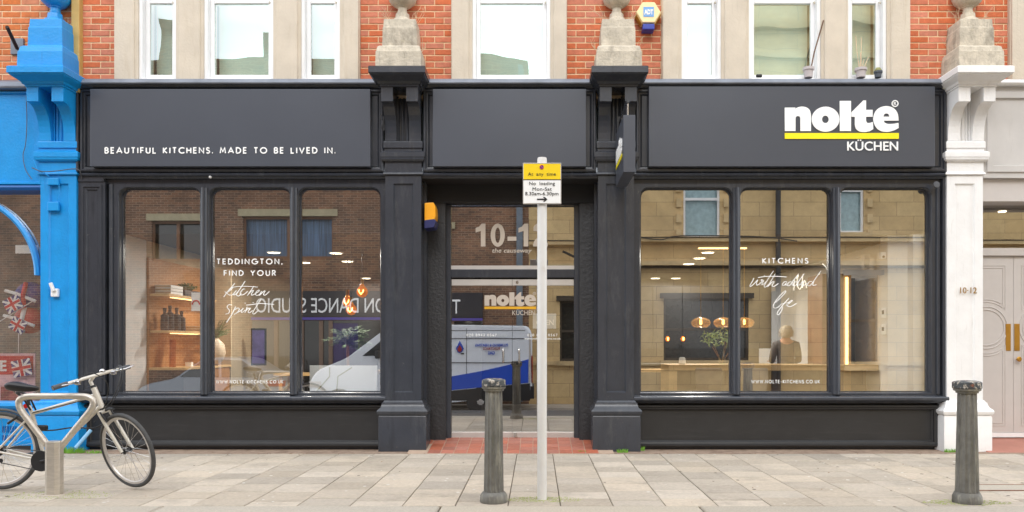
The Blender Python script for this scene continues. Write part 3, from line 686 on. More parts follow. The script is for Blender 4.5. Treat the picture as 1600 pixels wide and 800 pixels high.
wal = [[(138, 300), (122, 335), (92, 385), (98, 400), (135, 372), (182, 322), (168, 360), (172, 385), (205, 368), (240, 330), (228, 318), (225, 332), (255, 335)], [(258, 325), (232, 370), (245, 378), (280, 345)], [(260, 268), (266, 272)], [(370, 215), (320, 290), (262, 390), (275, 408), (310, 380)], [(185, 295), (280, 282), (400, 280), (525, 288)],
       [(390, 250), (345, 330), (300, 405)], [(305, 400), (350, 352), (378, 345), (355, 385), (370, 402), (430, 365)], [(530, 345), (500, 345), (475, 380), (495, 388), (525, 355), (515, 385), (545, 375)],
       [(585, 345), (555, 350), (535, 385), (560, 390), (600, 340), (670, 250)], [(600, 340), (590, 385), (620, 375)], [(655, 345), (620, 350), (605, 385), (635, 388), (670, 340), (735, 250)], [(670, 340), (660, 385), (700, 370)], [(700, 370), (735, 345), (735, 335), (705, 355), (700, 385), (730, 390), (770, 360)],
       [(830, 340), (795, 345), (775, 385), (805, 390), (850, 335), (935, 215)], [(850, 335), (840, 385), (880, 380)]]
lif = [[(400, 590), (470, 520), (515, 465), (500, 458), (440, 520), (375, 610), (378, 655), (420, 650), (465, 610)], [(555, 540), (500, 600), (430, 690), (415, 725), (432, 738), (465, 690), (480, 640)], [(465, 610), (540, 590)], [(520, 625), (560, 600), (595, 572), (580, 568), (545, 600), (540, 635), (580, 638), (645, 602)]]
script('script_lettering', wal + lif, VINYL, wf['R1'], O, UX, UZ, k76, .008)
# ------------------------------------------------------------------ entrance
YD = .55
SOF = M('shaded_matt_black', lin(34, 34, 36), .7, var=.1)  # darker copy of the black paint, with the soffit's shade put into the colour
MB().box(CX2 + .2, CX3 - .2, .40, .75, 3.02, 3.24).build('entrance_soffit', SOF, sf)
m = MB(); m.box(CX2 + .2, CX3 - .2, .03, .8, 3.24, 3.25); m.build('entrance_soffit', SOF, sf)
for a, b in ((CX2 + .2, X(697, .5)), (X(905, .5), CX3 - .2)):
    MB().box(a + .02 if a < 0 else a, b if a < 0 else b - .02, .42, .8, .06, 3.02).build('entrance_pier', M('rough_black_paint', lin(48, 48, 50), .55, bump=.9, bscale=30), sf)
for x_ in (CX2 + .2, CX3 - .24):
    MB().box(x_, x_ + .04, .26, .8, 0, 3.24).build('side_lining', BLK, sf)
fr = MB(); xa, xb = X(697, YD), X(905, YD); ga, gb = X(705, YD), X(897, YD)
fr.box(xa, ga, YD - .03, YD + .08, .06, 3.02); fr.box(gb, xb, YD - .03, YD + .08, .06, 3.02); fr.box(ga, gb, YD - .03, YD + .08, Z(434, YD), Z(421, YD)); fr.box(ga, gb, YD - .028, YD + .08, Z(321, YD), 3.02)
df = fr.build('door_frame', BLK, sf, bevel=.006)
t_ = MB(); t_.box(ga, gb, YD + .02, YD + .028, Z(421, YD), Z(321, YD)); tp = t_.build('transom_pane', SHOPG, df)
MB().box(ga, gb, YD - .005, YD + .018, Z(421, YD) + .001, Z(415, YD)).build('transom_reflection', ALU, df)  # pale strip standing in for the reflection along the foot of the pane
xm = X(800.3, YD); FR_ = FROST
doors = []
for i, (a, b) in enumerate(((ga + .004, xm - .002), (xm + .002, gb - .004))):
    d = MB(); d.box(a, b, YD + .02, YD + .03, Z(675, YD), Z(446, YD)); dd = d.build('glass_door', SHOPG, sf); doors.append(dd)
    for q0, q1 in ((685, 675), (446, 436.5)): MB().box(a, b, YD - .002, YD + .05, Z(q0, YD), Z(q1, YD)).build('door_rail', ALU, dd, bevel=.003)
    hx = X(783 if i == 0 else 808, YD - .05) ; hy = YD - .05
    hx = X((786, 811)[i], hy)
    h = MB(); h.tube(fillet([(hx, YD + .02, Z(546, hy)), (hx, hy, Z(546, hy)), (hx, hy, Z(566, hy)), (hx, YD + .02, Z(566, hy))], .02, closed=False), .012, 10); h.build('door_handle', CHROME, dd, smooth=True)
lk = MB(); lk.box(xm + .02, xm + .06, YD - .02, YD, Z(682, YD), Z(676, YD)); lk.lathe((X(808, YD), YD - .012, Z(441, YD)), [(.018, 0), (.018, .01)], 16, 'y'); lk.build('lock', CHROME, doors[1])
yd = YD + .014
def ond(a, b, c, d): return (X(a, yd), X(b, yd), Z(d, yd), Z(c, yd))
OD = (0, yd, 0)
fq = lambda p: (X(700 + p[0] / 6.667, yd), Z(330 + p[1] / 6.667, yd))
one = lambda x0: [(x0, 175), (x0 + 35, 162), (x0 + 62, 130), (x0 + 102, 130), (x0 + 102, 367), (x0 + 54, 367), (x0 + 54, 205), (x0, 222)]
two = path([('C', [(890, 205), (895, 160), (930, 130), (975, 130), (1020, 150), (1032, 195), (1012, 245), (960, 300), (940, 328)]), ('L', [(1040, 328), (1040, 367), (885, 367)]), ('C', [(885, 367), (900, 310), (950, 262), (982, 222), (985, 188), (965, 172), (943, 182), (938, 208)])])
flat('lettering', [[fq(p) for p in one(288)]], FROST, df, OD, UX, UZ, .003)
flat('lettering', [[fq(p) for p in ell(518, 250, 74, 120)], [fq(p) for p in ell(518, 250, 27, 80)]], FROST, df, OD, UX, UZ, .003)
flat('lettering', [[fq(p) for p in [(620, 265), (712, 265), (712, 308), (620, 308)]]], FROST, df, OD, UX, UZ, .003)
flat('lettering', [[fq(p) for p in one(734)]], FROST, df, OD, UX, UZ, .003)
flat('lettering', [[fq(p) for p in two]], FROST, df, OD, UX, UZ, .003)
text('lettering', 'the causeway', FROST, df, OD, UX, UZ, ond(769, 831, 388, 397), bold=.012, t=.003, shear=.2)
fd = lambda p: (X(757 + (p[0] - 88) / 1424 * 80.5, yd), Z(456.5 + (p[1] - 98) / 479 * 26.5, yd))
logo(df, OD, UX, UZ, fd, FROST, M('yellow_vinyl', lin(224, 168, 30), .5), .003, small=False)
text('lettering', 'KÜCHEN', FROST, df, OD, UX, UZ, ond(800.5, 836, 483.5, 492.3), bold=.0, t=.003)
text('lettering', '020 8943 0567', VINYL, df, OD, UX, UZ, ond(729, 776, 521.5, 525.5), t=.003, sp=1.3)
text('lettering', '020 8943 0567', VINYL, df, OD, UX, UZ, ond(824, 871, 521.5, 525.5), t=.003, sp=1.3)
text('lettering', 'www.nolte-kitchens.co.uk', VINYL, df, OD, UX, UZ, ond(819, 876, 527.5, 530.5), t=.003)
sg = thing('open_sign', 'small pale grey OPEN sign hung inside the right glass door behind the pole', 'sign', (X(850, .6), .61, Z(502, .6)))
MB().box(X(832.5, .61), X(869, .61), .605, .612, Z(513.5, .61), Z(490, .61)).build('sign_plate', M('pale_grey_card', lin(176, 184, 192), .6, var=.02), sg, bevel=.003)
text('sign_text', 'OPEN', VINYL, sg, (0, .604, 0), UX, UZ, (X(838, .604), X(865, .604), Z(508, .604), Z(499.5, .604)), bold=.015, t=.003)
# ramped quarry tiles
tb = thing('entrance_step', None, None, (0, 0, 0), kind='structure')
sl = .09 / .78
MB().add([(-1.5, -.24, 0.0), (.9, -.24, 0.0), (.9, .8, .12), (-1.5, .8, .12), (-1.5, -.24, -.05), (.9, -.24, -.05), (.9, .8, -.05), (-1.5, .8, -.05)], [(0, 1, 2, 3), (4, 7, 6, 5), (0, 4, 5, 1), (1, 5, 6, 2), (2, 6, 7, 3), (3, 7, 4, 0)]).build('tile_bed', GROUT, tb)
tm = slab_mesh(.146, .146, .01, TILE, .003)
for i in range(15):
    for j in range(6):
        cx_, cy_ = -1.345 + .1535 * i, -.155 + .1535 * j
        if cx_ > .8: continue
        if cy_ < .22 and (cx_ < -1.32 or cx_ > .66): continue
        o = bpy.data.objects.new('quarry_tile', tm); link(o, tb); o.location = (cx_, cy_, .003 + (cy_ + .24) * .1154 + .002); o.rotation_euler = (math.atan(.1154), random.uniform(-.004, .004), random.uniform(-.006, .006))

# ------------------------------------------------------------------ alarm boxes, blade sign
al = thing('alarm_box', 'yellow and dark blue alarm sounder on the side wall of the entrance recess', 'alarm box', (-1.3, .2, 2.8))
YALM = M('yellow_alarm_plastic', lin(240, 164, 16), .4, var=.04); NAVY = M('navy_plastic', lin(36, 40, 90), .4, var=.05)
xa_ = CX2 + .242
MB().prism_y([(xa_, Z(356, .1)), (xa_ + .11, Z(350, .1)), (xa_ + .135, Z(338, .1)), (xa_ + .13, Z(324, .1)), (xa_ + .11, Z(317, .1)), (xa_, Z(318, .1))], .06, .3).build('alarm_casing', YALM, al, bevel=.01)
MB().prism_y([(xa_, Z(358, .1)), (xa_ + .115, Z(356, .1)), (xa_ + .14, Z(346, .1)), (xa_ + .12, Z(343, .1)), (xa_, Z(345, .1))], .05, .31).build('alarm_base', NAVY, al, bevel=.005)
hx = thing('hexagonal_alarm_box', 'cream hexagonal burglar alarm box with blue lamp on the red brick', 'alarm box', (X(1014, -.05), -.02, Z(24, 0)))
cream = M('cream_plastic', lin(250, 226, 170), .4, var=.03)
cx_, cz_ = X(1013.5, -.09), Z(19, -.09)
hexp = lambda r, y: [(cx_ + r * cos(radians(60 * k)), y, cz_ + r * .96 * sin(radians(60 * k))) for k in range(6)]
m = MB(); m.loft([hexp(.155, YW - .005), hexp(.15, -.06), hexp(.142, -.09)]); m.build('alarm_casing', cream, hx, bevel=.008)
m = MB()
for sx in (-1, 1):
    for k in range(7):
        t = .1 + k * .13; px0 = cx_ + sx * (.152 - .076 * t); pz0 = cz_ - .128 * t
        m.box(px0 - .006, px0 + .006, -.062, YW - .006, pz0 - .008, pz0 + .002)
m.build('alarm_grille', M('amber_plastic', lin(196, 140, 30), .5), hx)
m = MB(); m.box(cx_ - .07, cx_ + .07, -.095, YW - .006, cz_ - .205, cz_ - .137); m.build('alarm_lamp', M('blue_lens', lin(44, 60, 160), .2, var=.05), hx, bevel=.01)
m = MB(); m.box(cx_ - .062, cx_ + .062, -.0945, -.0905, cz_ - .055, cz_ + .062); m.build('logo_plate', M('pale_blue_print', lin(120, 170, 225), .5, var=.02), hx)
text('logo_lettering', 'ADT', VINYL, hx, (0, -.095, 0), UX, UZ, (cx_ - .052, cx_ + .052, cz_ - .03, cz_ + .03), bold=.04, t=.003)
bs = thing('blade_sign', 'black projecting box sign hanging from a bracket on the pilaster right of the door', 'sign', (1.0, -.4, 3.2))
m = MB(); m.box(.936, 1.065, -.9, -.1, 3.115, 3.73); m.build('sign_box', FASC, bs, bevel=.004)
m = MB(); m.box(.985, 1.015, -.78, .05, 3.90, 3.93); m.tube([(1.0, .04, 3.55), (1.0, -.65, 3.9)], .014, 8); m.box(.96, 1.04, .03, .055, 3.5, 3.98); m.build('sign_bracket', BLK, bs)
m = MB()
for q in (-.75, -.2): m.tube([(1.0, q, 3.735), (1.0, q, 3.90)], .01, 8)
m.build('hanger', CHROME, bs)
fb_ = lambda p: ((p[0] - 88) / 1424 * .62, -(p[1] - 98) / 480 * .26)
# sign face looks towards -x: right vector is -y for someone looking at it
flat('logo_lettering', [[fb_(p) for p in l] for l in LOGO], VINYL, bs, (.934, -.17, 3.56), (0, -1, 0), UZ, .006)
flat('logo_bar', [[fb_(p) for p in [(88, 505), (1512, 505), (1512, 577), (88, 577)]]], YELB, bs, (.934, -.17, 3.56), (0, -1, 0), UZ, .006)
flat('logo_lettering', [[fb_(p) for p in l] for l in LOGO], VINYL, bs, (1.067, -.82, 3.56), (0, 1, 0), UZ, .006)
flat('logo_bar', [[fb_(p) for p in [(88, 505), (1512, 505), (1512, 577), (88, 577)]]], YELB, bs, (1.067, -.82, 3.56), (0, 1, 0), UZ, .006)

# ------------------------------------------------------------------ blue shop on the left
bl = thing('blue_shopfront', 'bright blue painted shopfront with bunting and red posters behind its window', 'shopfront', (-6.6, .2, 0))
pilaster(bl, CX1, BLUE)
xr = CX1 - .2
m = MB(); m.frame(-8.4, xr, 3.16, 4.28, [(0, .02), (.01, .0), (.03, .0), (.04, .03)], True, y_back=.3); m.build('fascia_panel', BLUE, bl)
m = MB(); m.prof_x(-8.4, xr, [(.3, 3.10), (.02, 3.10), (.0, 3.13), (.01, 3.155), (.3, 3.16)]); m.build('fascia_moulding', BLUED, bl)
m = MB(); m.prof_x(-8.4, xr, [(.06, 4.28), (-.06, 4.285), (-.07, 4.31), (-.05, 4.37), (.0, 4.40), (.05, 4.42)]); m.build('lead_flashing', LEAD, bl, bevel=.008)
m = MB(); m.prof_x(-8.4, xr, [(.3, .50), (.04, .50), (.02, .53), (.03, .565), (.1, .58), (.3, .58)]); m.build('window_sill', BLUE, bl)
m = MB(); m.frame(-8.4, xr, .05, .50, [(0, .1), (.05, .1), (.06, .12)], True, y_back=.3)
m.build('stall_riser', BLUE, bl)
m = MB(); m.box(-8.4, xr, .08, .3, 0, .05); m.build('plinth_strip', BLKP, bl)
m = MB()
for k in range(6):
    for q in range(2): m.box(X(2 + k * 4, .1), X(4 + k * 4, .1), .112, .122, Z(690 - q * 14, .1), Z(680 - q * 14, .1))
m.build('vent_slots', BLUED, bl, kind='stuff')
MB().box(-8.4, xr, YG, YG + .008, .57, 3.12).build('pane', SHOPG, bl)
# arched glazing bar: quarter ring
acx, acz = X(-70, .12), Z(430, .12); R0 = (X(58, .12) - acx)
arc = [(acx + R0 * cos(radians(a)), .15, acz + R0 * .98 * sin(radians(a))) for a in range(0, 184, 6)]
m = MB(); m.loft([[(acx + (R0 - o_) * cos(radians(a)), y_, acz + (R0 - o_) * .98 * sin(radians(a))) for o_, y_ in ((.03, .16), (.03, .11), (.0, .09), (-.03, .11), (-.03, .16))] for a in range(0, 184, 5)])
m.build('arched_glazing_bar', BLUE, bl, smooth=30)
# goods in its window
bi = thing('window_backdrop', 'dim interior of the blue shop behind its arched window', 'interior', (-7, 1.6, .6), kind='structure')
m = MB(); m.box(-8.4, -5.6, 1.6, 1.65, 0, 3.4); m.box(-5.62, -5.58, .3, 1.6, 0, 3.4); m.box(-8.4, -5.62, .3, 1.6, 3.3, 3.35); m.box(-8.4, -5.62, .3, 1.6, .0, .05); m.build('backdrop_wall', M('shop_dim_wall', lin(120, 120, 112), .9, var=.5, scale=1.2), bi)
po = thing('sale_poster', 'red, white and pink poster standing low in the blue shop window', 'poster', (-6.5, .35, .5))
RED = M('poster_red', lin(205, 30, 44), .5, var=.05); PINK = M('poster_pink', lin(232, 190, 196), .6, var=.2, scale=9); NB = M('flag_blue', lin(30, 50, 130), .6, var=.1)
yp = .33
MB().box(-8, X(55, yp), yp, yp + .01, Z(640, yp), Z(552, yp)).build('poster_sheet', PINK, po)
MB().box(-8, X(52, yp), yp - .006, yp - .001, Z(585, yp), Z(556, yp)).build('poster_band', RED, po)
text('poster_lettering', 'E', VINYL, po, (0, yp - .009, 0), UX, UZ, (X(1, yp), X(11, yp), Z(580, yp), Z(563, yp)), bold=.03)
m = MB(); m.box(X(2, yp), X(30, yp), yp - .012, yp - .008, Z(632, yp), Z(604, yp)); m.build('poster_picture', M('poster_photo', lin(150, 60, 70), .6, var=.6, scale=14), po)
def jack(mbs, c, w_, h_, y, rot=0):
    """flag strips as small raised pieces: blue field, white and red diagonals and crosses"""
    def tr(x_, z_): return (c[0] + x_ * cos(rot) - z_ * sin(rot), c[1] + x_ * sin(rot) + z_ * cos(rot))
    def strip(mb, a, b, t, yy):
        a, b = Vector(a), Vector(b); d = (b - a).normalized(); n = Vector((-d.y, d.x)) * t
        mb.prism_y([tr(*p) for p in (a - n, b - n, b + n, a + n)], yy - .002, yy)
    w2, h2 = w_ / 2, h_ / 2
    mbs[0].prism_y([tr(*p) for p in ((-w2, -h2), (w2, -h2), (w2, h2), (-w2, h2))], y, y + .003)
    strip(mbs[1], (-w2 * .95, -h2 * .95), (w2 * .95, h2 * .95), h_ * .07, y - .0); strip(mbs[1], (-w2 * .95, h2 * .95), (w2 * .95, -h2 * .95), h_ * .07, y - .0025)
    strip(mbs[1], (-w2, 0), (w2, 0), h_ * .16, y - .005); strip(mbs[1], (0, -h2), (0, h2), h_ * .16, y - .0075)
    strip(mbs[2], (-w2, 0), (w2, 0), h_ * .09, y - .0105); strip(mbs[2], (0, -h2), (0, h2), h_ * .09, y - .013)
for (px0, py0, sz, rt, lb_) in ((20, 475, 26, .5, 'small union flag pennant hanging in the blue shop window, upper left one'), (28, 508, 24, -.5, 'small union flag pennant in the blue shop window beside the lower balloon'), (34, 575, 30, .2, 'union flag pennant standing against the red poster')):
    t = thing('flag_pennant', lb_, 'flag', (X(px0, .28), .28, Z(py0, .28)), 'union flag pennants in the blue shop window'); mbs = [MB(), MB(), MB()]
    jack(mbs, (X(px0, .28), Z(py0, .28)), sz * .0078, sz * .0068, .28, rt)
    for mb_, nm, mt in zip(mbs, ('flag_field', 'flag_stripes', 'flag_cross'), (NB, VINYL, RED)): mb_.build(nm, mt, t)
for (px0, py0, lb_) in ((48, 462, 'upper round red, white and blue balloon at the edge of the blue shop window'), (46, 500, 'lower round red balloon at the edge of the blue shop window')):
    t = thing('balloon', lb_, 'balloon', (X(px0, .5), .5, Z(py0, .5)), 'flag balloons in the blue shop window'); c = (X(px0, .5), .5, Z(py0, .5))
    r = .17; MB().lathe(c, [(max(.001, r * sin(pi * k / 10)), -r * cos(pi * k / 10)) for k in range(11)], 18).build('balloon_skin', RED if py0 > 480 else NB, t, smooth=True)
    m = MB(); m.tube([(c[0] - .2, .32, c[2] + .05), (c[0] - .05, .312, c[2] + .01), (c[0] + .15, .36, c[2] - .08)], .02, 6); m.build('balloon_stripe', VINYL, t)
    m = MB(); m.tube([(c[0] + .02, .34, c[2] - .16), (c[0] + .02, .318, c[2]), (c[0] + .03, .36, c[2] + .15)], .028, 6); m.build('balloon_stripe', VINYL if py0 > 480 else RED, t)
t = thing('bunting_string', 'thin white string of bunting sagging across the blue shop window', 'bunting', (-7, .3, 1.8))
MB().tube([(-8.2, .3, 1.4), (X(0, .3), .3, Z(502, .3)), (X(55, .3), .3, Z(468, .3))], .006, 6).build('string', VINYL, t)
t = thing('hanging_card', 'blank white card hanging high in the blue shop window', 'card', (X(40, .3), .3, Z(389, .3)))
MB().box(X(24, .3), X(59, .3), .3, .305, Z(396, .3), Z(383, .3)).build('card', VINYL, t)
t = thing('teal_lamp', 'thin pole with a teal tip standing in the blue shop window', 'lamp', (X(30, .6), .6, 1.0))
MB().tube([(X(30, .6), .6, .1), (X(30, .6), .6, Z(520, .6))], .012, 8).build('pole', ALU, t)
MB().lathe((X(30, .6), .6, Z(520, .6)), [(.01, 0), (.035, .02), (.03, .08), (.005, .12)], 10).build('tip', M('teal', lin(70, 190, 170), .4), t)
# cables and boxes on the blue pilaster
ca = thing('junction_cable', 'thin painted cables and two junction boxes fixed high on the blue pilaster', 'cable', (-5.7, 0, 3.2))
def pw(px, py, y): return (X(px, y), y, Z(py, y))
m = MB(); m.tube(catmull([pw(41, 150, -.01), pw(42, 190, -.01), pw(40, 225, -.01), pw(36, 243, -.01), pw(40, 265, -.01), pw(50, 280, -.01)]), .005, 6); m.build('cable', GREYG, ca)
m = MB(); m.tube(catmull([pw(50, 262, -.05), pw(66, 268, -.06), pw(90, 267, -.06), pw(112, 264, -.06), pw(124, 266, -.05), pw(128, 280, .02)]), .006, 6); m.build('cable', GREYG, ca)
m = MB(); m.tube(catmull([pw(52, 250, -.04), pw(60, 266, -.05), pw(72, 272, -.05), pw(80, 280, -.02)]), .006, 6); m.tube([pw(92, 288, -.02), pw(93, 300, -.02), pw(88, 316, -.02)], .005, 6); m.tube([pw(77, 288, -.02), pw(77, 318, -.02)], .006, 6); m.build('cable', BLUE, ca)
for a, b in ((279, 290), (316, 330)):
    m = MB(); m.box(X(76, 0), X(94, 0), -.035, .002 if a < 300 else -.001, Z(b, 0), Z(a, 0)); m.build('junction_box', BLUE, ca, bevel=.008)
t = thing('security_sensor', 'small white tilted sensor fixed halfway up the blue pilaster', 'sensor', (X(84, 0), 0, Z(455, 0)))
m = MB(); m.box(X(81, 0), X(92, 0), -.03, .02, Z(464, 0), Z(451, 0)); m.build('sensor_body', WHT, t, bevel=.01)
m = MB(); m.tube([pw(79, 442, -.05), pw(84, 455, -.04)], .022, 10); m.build('sensor_arm', WHT, t, bevel=.004)
t = thing('iron_bracket', 'rusty black bar on a bolted plate on the orange brick beside the blue pedestal', 'bracket', (X(25, 0), 0, Z(70, 0)))
m = MB(); m.box(X(17, .03), X(37, .03), .02, .052, Z(85, .03), Z(60, .03)); m.build('bracket_plate', LEAD, t, bevel=.004)
m = MB(); m.tube([pw(27, 76, .0), pw(11, 42, -.4)], .02, 6); m.build('bracket_arm', M('rusty_black', lin(50, 40, 36), .8, var=.3), t)
t = thing('flat_iron_bar', 'pale blue bar leaning at the foot of the blue pilaster behind the bike', 'bar', (-5.4, -.2, 0))
m = MB(); m.tube([pw(118, 700, -.25), pw(142, 672, -.12)], .022, 8); m.build('bar', M('pale_blue_metal', lin(130, 180, 215), .5), t)
def tuft(label, x, y, n_, r, h, seed, mat=GRASS):
    rr = random.Random(seed); g = MB()
    for k in range(n_):
        a = rr.uniform(0, 2 * pi); d = r * sqrt(rr.random()); bx, by = x + d * cos(a), y + d * sin(a) * .35; hh = h * rr.uniform(.4, 1); lx, ly = rr.uniform(-.5, .5) * hh, rr.uniform(-.3, .2) * hh; wv = rr.uniform(.002, .005)
        g.add([(bx - wv, by, 0), (bx + wv, by, 0), (bx + lx * .5 + wv * .7, by + ly * .5, hh * .6), (bx + lx * .5 - wv * .7, by + ly * .5, hh * .6), (bx + lx, by + ly, hh)], [(0, 1, 2, 3), (3, 2, 4)])
    o = g.build('weed_tuft', mat); tag(o, label, 'weeds', 'weeds at the foot of the shopfronts', 'stuff'); return o
tuft('green weeds growing at the foot of the blue pilaster behind the bike', -5.45, -.18, 260, .2, .09, 1)
tuft('thin low weeds between the blue pilaster and the black panel', X(152, -.2), -.2, 90, .12, .04, 2)
tuft('small green tuft at the foot of the pilaster right of the door', X(973, -.15), -.15, 60, .07, .05, 3)
tuft('tiny tuft at the corner of the pilaster and the right black panel', X(1003, .05), .02, 40, .03, .06, 4)
tuft('small weeds at the foot of the white pilaster', X(1484, -.12), -.12, 70, .08, .05, 5)
tuft('flat weed on the red tiles near the right pilaster', X(909, -.15), -.15, 30, .05, .03, 6)
MOSS = M('moss', lin(150, 160, 90), .95, var=.3, scale=60)
# ------------------------------------------------------------------ white entrance on the right
wh = thing('white_entrance', 'white pilastered doorway with pale double doors at the right edge', 'entrance', (5.8, .3, 0))
p = pilaster(wh, CX4, WHT)
text('number_lettering', '10·12', GOLD, p, (0, -.004, 0), UX, UZ, (X(1500, -.004), X(1526, -.004), Z(458.5, -.004), Z(449, -.004)), bold=.005, t=.006)
PALE = M('pale_board', lin(196, 192, 188), .6, var=.08, scale=2, stain=[(lin(150, 140, 128), 3, .6, .8, .35, (3, 1, .4))]); DOORP = M('pale_taupe_door_paint', lin(200, 193, 188), .5, var=.03)
m = MB(); m.frame(5.30, 7.9, 3.25, 4.34, [(0, .04), (.06, .04), (.07, .02), (.14, .02), (.15, .05)], True, y_back=.3); m.build('fascia_panel', PALE, wh)
m = MB(); m.prof_x(5.30, 7.9, [(.3, 4.34), (-.03, 4.34), (-.05, 4.36), (-.03, 4.40), (.05, 4.43)]); m.build('cornice_moulding', WHT, wh)
MB().box(5.30, 7.9, .10, .3, 2.98, 3.25).build('plain_board', DOORP, wh, bevel=.005)
m = MB(); YW2 = .5
dz0, dz1, tz0, tz1 = .10, Z(420, YW2), Z(388, YW2), Z(320, YW2)
m.box(5.2, 6.9, YW2 - .04, YW2 + .05, Z(400, YW2), tz0); m.box(5.2, 6.9, YW2 - .04, YW2 + .05, tz1, 3.02); m.box(5.2, 5.285, YW2 - .038, YW2 + .05, 0, tz1); m.box(6.64, 6.9, YW2 - .038, YW2 + .05, 0, tz1); m.build('door_frame', DOORP, wh, bevel=.006)
m = MB(); m.box(5.2, 6.9, .3, YW2, 3.0, 3.02); m.box(6.9, 7.9, .1, .6, 0, 3.0); m.build('entrance_lining', DOORP, wh)
MB().box(5.285, 6.64, YW2, YW2 + .008, tz0, tz1).build('transom_pane', SHOPG, wh)
for i, (a, b) in enumerate(((5.287, 5.962), (5.966, 6.638))):
    d = MB(); d.box(a, b, YW2, YW2 + .04, .165, Z(400, YW2) - .003); dd = d.build('panelled_door', DOORP, wh)
    cx_ = (a + b) / 2 ; c0 = (cx_, YW2 - .001, Z(512, YW2)); R = .262
    for rr_ in (R, R - .04):
        m = MB(); m.tube([(c0[0] + rr_ * cos(2 * pi * k / 40), YW2, c0[2] + rr_ * sin(2 * pi * k / 40)) for k in range(40)], .009, 6, closed=True); m.build('round_moulding', DOORP, dd, smooth=True)
    for (q0, q1, sgn) in ((Z(665, YW2), Z(548, YW2), 1), (Z(476, YW2), Z(415, YW2), -1)):
        for ins in (0, .03):
            x0, x1 = a + .1 + ins, b - .1 - ins; zA, zB = (q0 + ins, q1) if sgn > 0 else (q1 - ins, q0)
            arcp = []
            for k in range(13):
                t_ = k / 12; xx = x0 + (x1 - x0) * t_; rr2 = R + .06 + ins; dz = sqrt(max(0, rr2 ** 2 - (xx - cx_) ** 2)); arcp.append((xx, YW2, c0[2] - sgn * dz))
            m = MB(); m.tube([(x0, YW2, zA)] + arcp + [(x1, YW2, zA)], .008, 6, closed=True); m.build('panel_moulding', DOORP, dd, smooth=40)
    m = MB(); xb = (X(1571, YW2), X(1579, YW2)) if i == 0 else (X(1584.5, YW2), X(1593, YW2)); m.box(xb[0], xb[1], YW2 - .008, YW2 - .0005, Z(548, YW2), Z(506, YW2)); m.build('brass_plate', BRASS, dd, bevel=.002)
    if i: MB().lathe((X(1589, YW2), YW2 - .06, Z(561, YW2)), [(.012, .06), (.014, .03), (.03, .02), (.032, .01), (.02, 0)], 16, 'y').build('door_knob', BRASS, dd, smooth=40)
MB().box(5.287, 6.638, YW2 - .01, YW2 + .04, .105, .162).build('weather_bar', WHT, wh)
m = MB(); m.add([(5.3, -.15, 0), (7.2, -.15, 0), (7.2, .6, .105), (5.3, .6, .105), (5.3, -.15, -.05), (7.2, -.15, -.05), (7.2, .6, -.05), (5.3, .6, -.05)], [(0, 1, 2, 3), (4, 7, 6, 5), (0, 4, 5, 1), (1, 5, 6, 2), (2, 6, 7, 3), (3, 7, 4, 0)]); m.build('entrance_floor', M('salmon_floor', lin(178, 122, 106), .6, var=.08), wh)
hall = MB(); hall.box(5.2, 6.9, 2.4, 2.45, 0, 3.3); hall.box(5.2, 6.9, .6, 2.4, 3.05, 3.1); hall.box(4.95, 5.0, .7, 2.4, 0, 3.1); hall.box(6.9, 6.95, .6, 2.4, 0, 3.1); hall.build('hall_lining', M('hall_cream', lin(150, 138, 118), .8), wh)
m = MB(); m.lathe((X(1566, 1.2), 1.2, 3.035), [(.05, 0), (.05, .012)], 16); m.build('hall_lamp', LAMP, wh)
# ------------------------------------------------------------------ bollards, post, rack
def bollard(px, yc, label, capw, tall, r0, r1, seed):
    xc = X(px, yc); t = thing('bollard', label, 'bollard', (xc, yc, 0), 'fluted bollards along the kerb')
    fl = lambda a, h: 1 - .12 * (abs(sin(a * 7)) ** 1.2)
    b = MB(); b.lathe((0, 0, 0), [(.108, 0), (.11, .005), (.108, .055), (.1, .07), (r1 + .005, .085)], 32); b.build('base_ring', BOLL, t, smooth=40, world=False)
    s_ = MB(); H = tall - .105; s_.lathe((0, 0, 0), [(r1 + (r0 - r1) * k / 10, .08 + (H - .08) * k / 10) for k in range(11)], 96, rf=fl); s_.build('fluted_shaft', BOLL, t, smooth=60, world=False)
    c = MB(); c.lathe((0, 0, 0), [(r0 * .96, H), (r0 + .012, H + .004), (r0 + .014, H + .016), (capw - .008, H + .024), (capw - .006, H + .036)], 32); c.build('neck_ring', BOLL, t, smooth=30, world=False)
    c = MB(); c.lathe((0, 0, 0), [(capw - .006, H + .0365), (capw, H + .044), (capw, tall - .019), (capw - .007, tall - .012), (capw * .6, tall - .003), (.01, tall)], 8 if seed == 1 else 32); o = c.build('cap', BOLLC, t, smooth=30, world=False)
    o.rotation_euler.z = radians(22.5)
    return t
bollard(771.5, -3.1, 'weathered fluted bollard with chipped flat cap in front of the glass door', .102, .99, .068, .080, 1)
bollard(1511, -3.13, 'dark fluted bollard with chipped round cap before the white pilaster', .108, .975, .070, .088, 2)
def moss(label, px, y, rx, ry, seed):
    rr = random.Random(seed); g = MB(); x0 = X(px, y)
    for k in range(420):
        a = rr.uniform(0, 2 * pi); d = sqrt(rr.random()) ** 1.3; q = rr.uniform(.002, .006); bx, by = x0 + rx * d * cos(a), y + ry * d * sin(a)
        g.add([(bx - q, by - q, .001), (bx + q, by - q, .001), (bx + q, by + q, .001), (bx - q, by + q, .001), (bx, by, .004)], [(0, 1, 4), (1, 2, 4), (2, 3, 4), (3, 0, 4)])
    o = g.build('moss_patch', MOSS); tag(o, label, 'moss', 'moss on the paving', 'stuff')
moss('greenish moss round the foot of the white sign pole', 850, -3.0, .32, .12, 1)
moss('moss and grit round the foot of the right bollard', 1510, -3.13, .35, .12, 2)
moss('moss smeared round the foot of the bike rack', 95, -2.8, .45, .2, 3)
yp = -3.0; xp = X(847, yp)
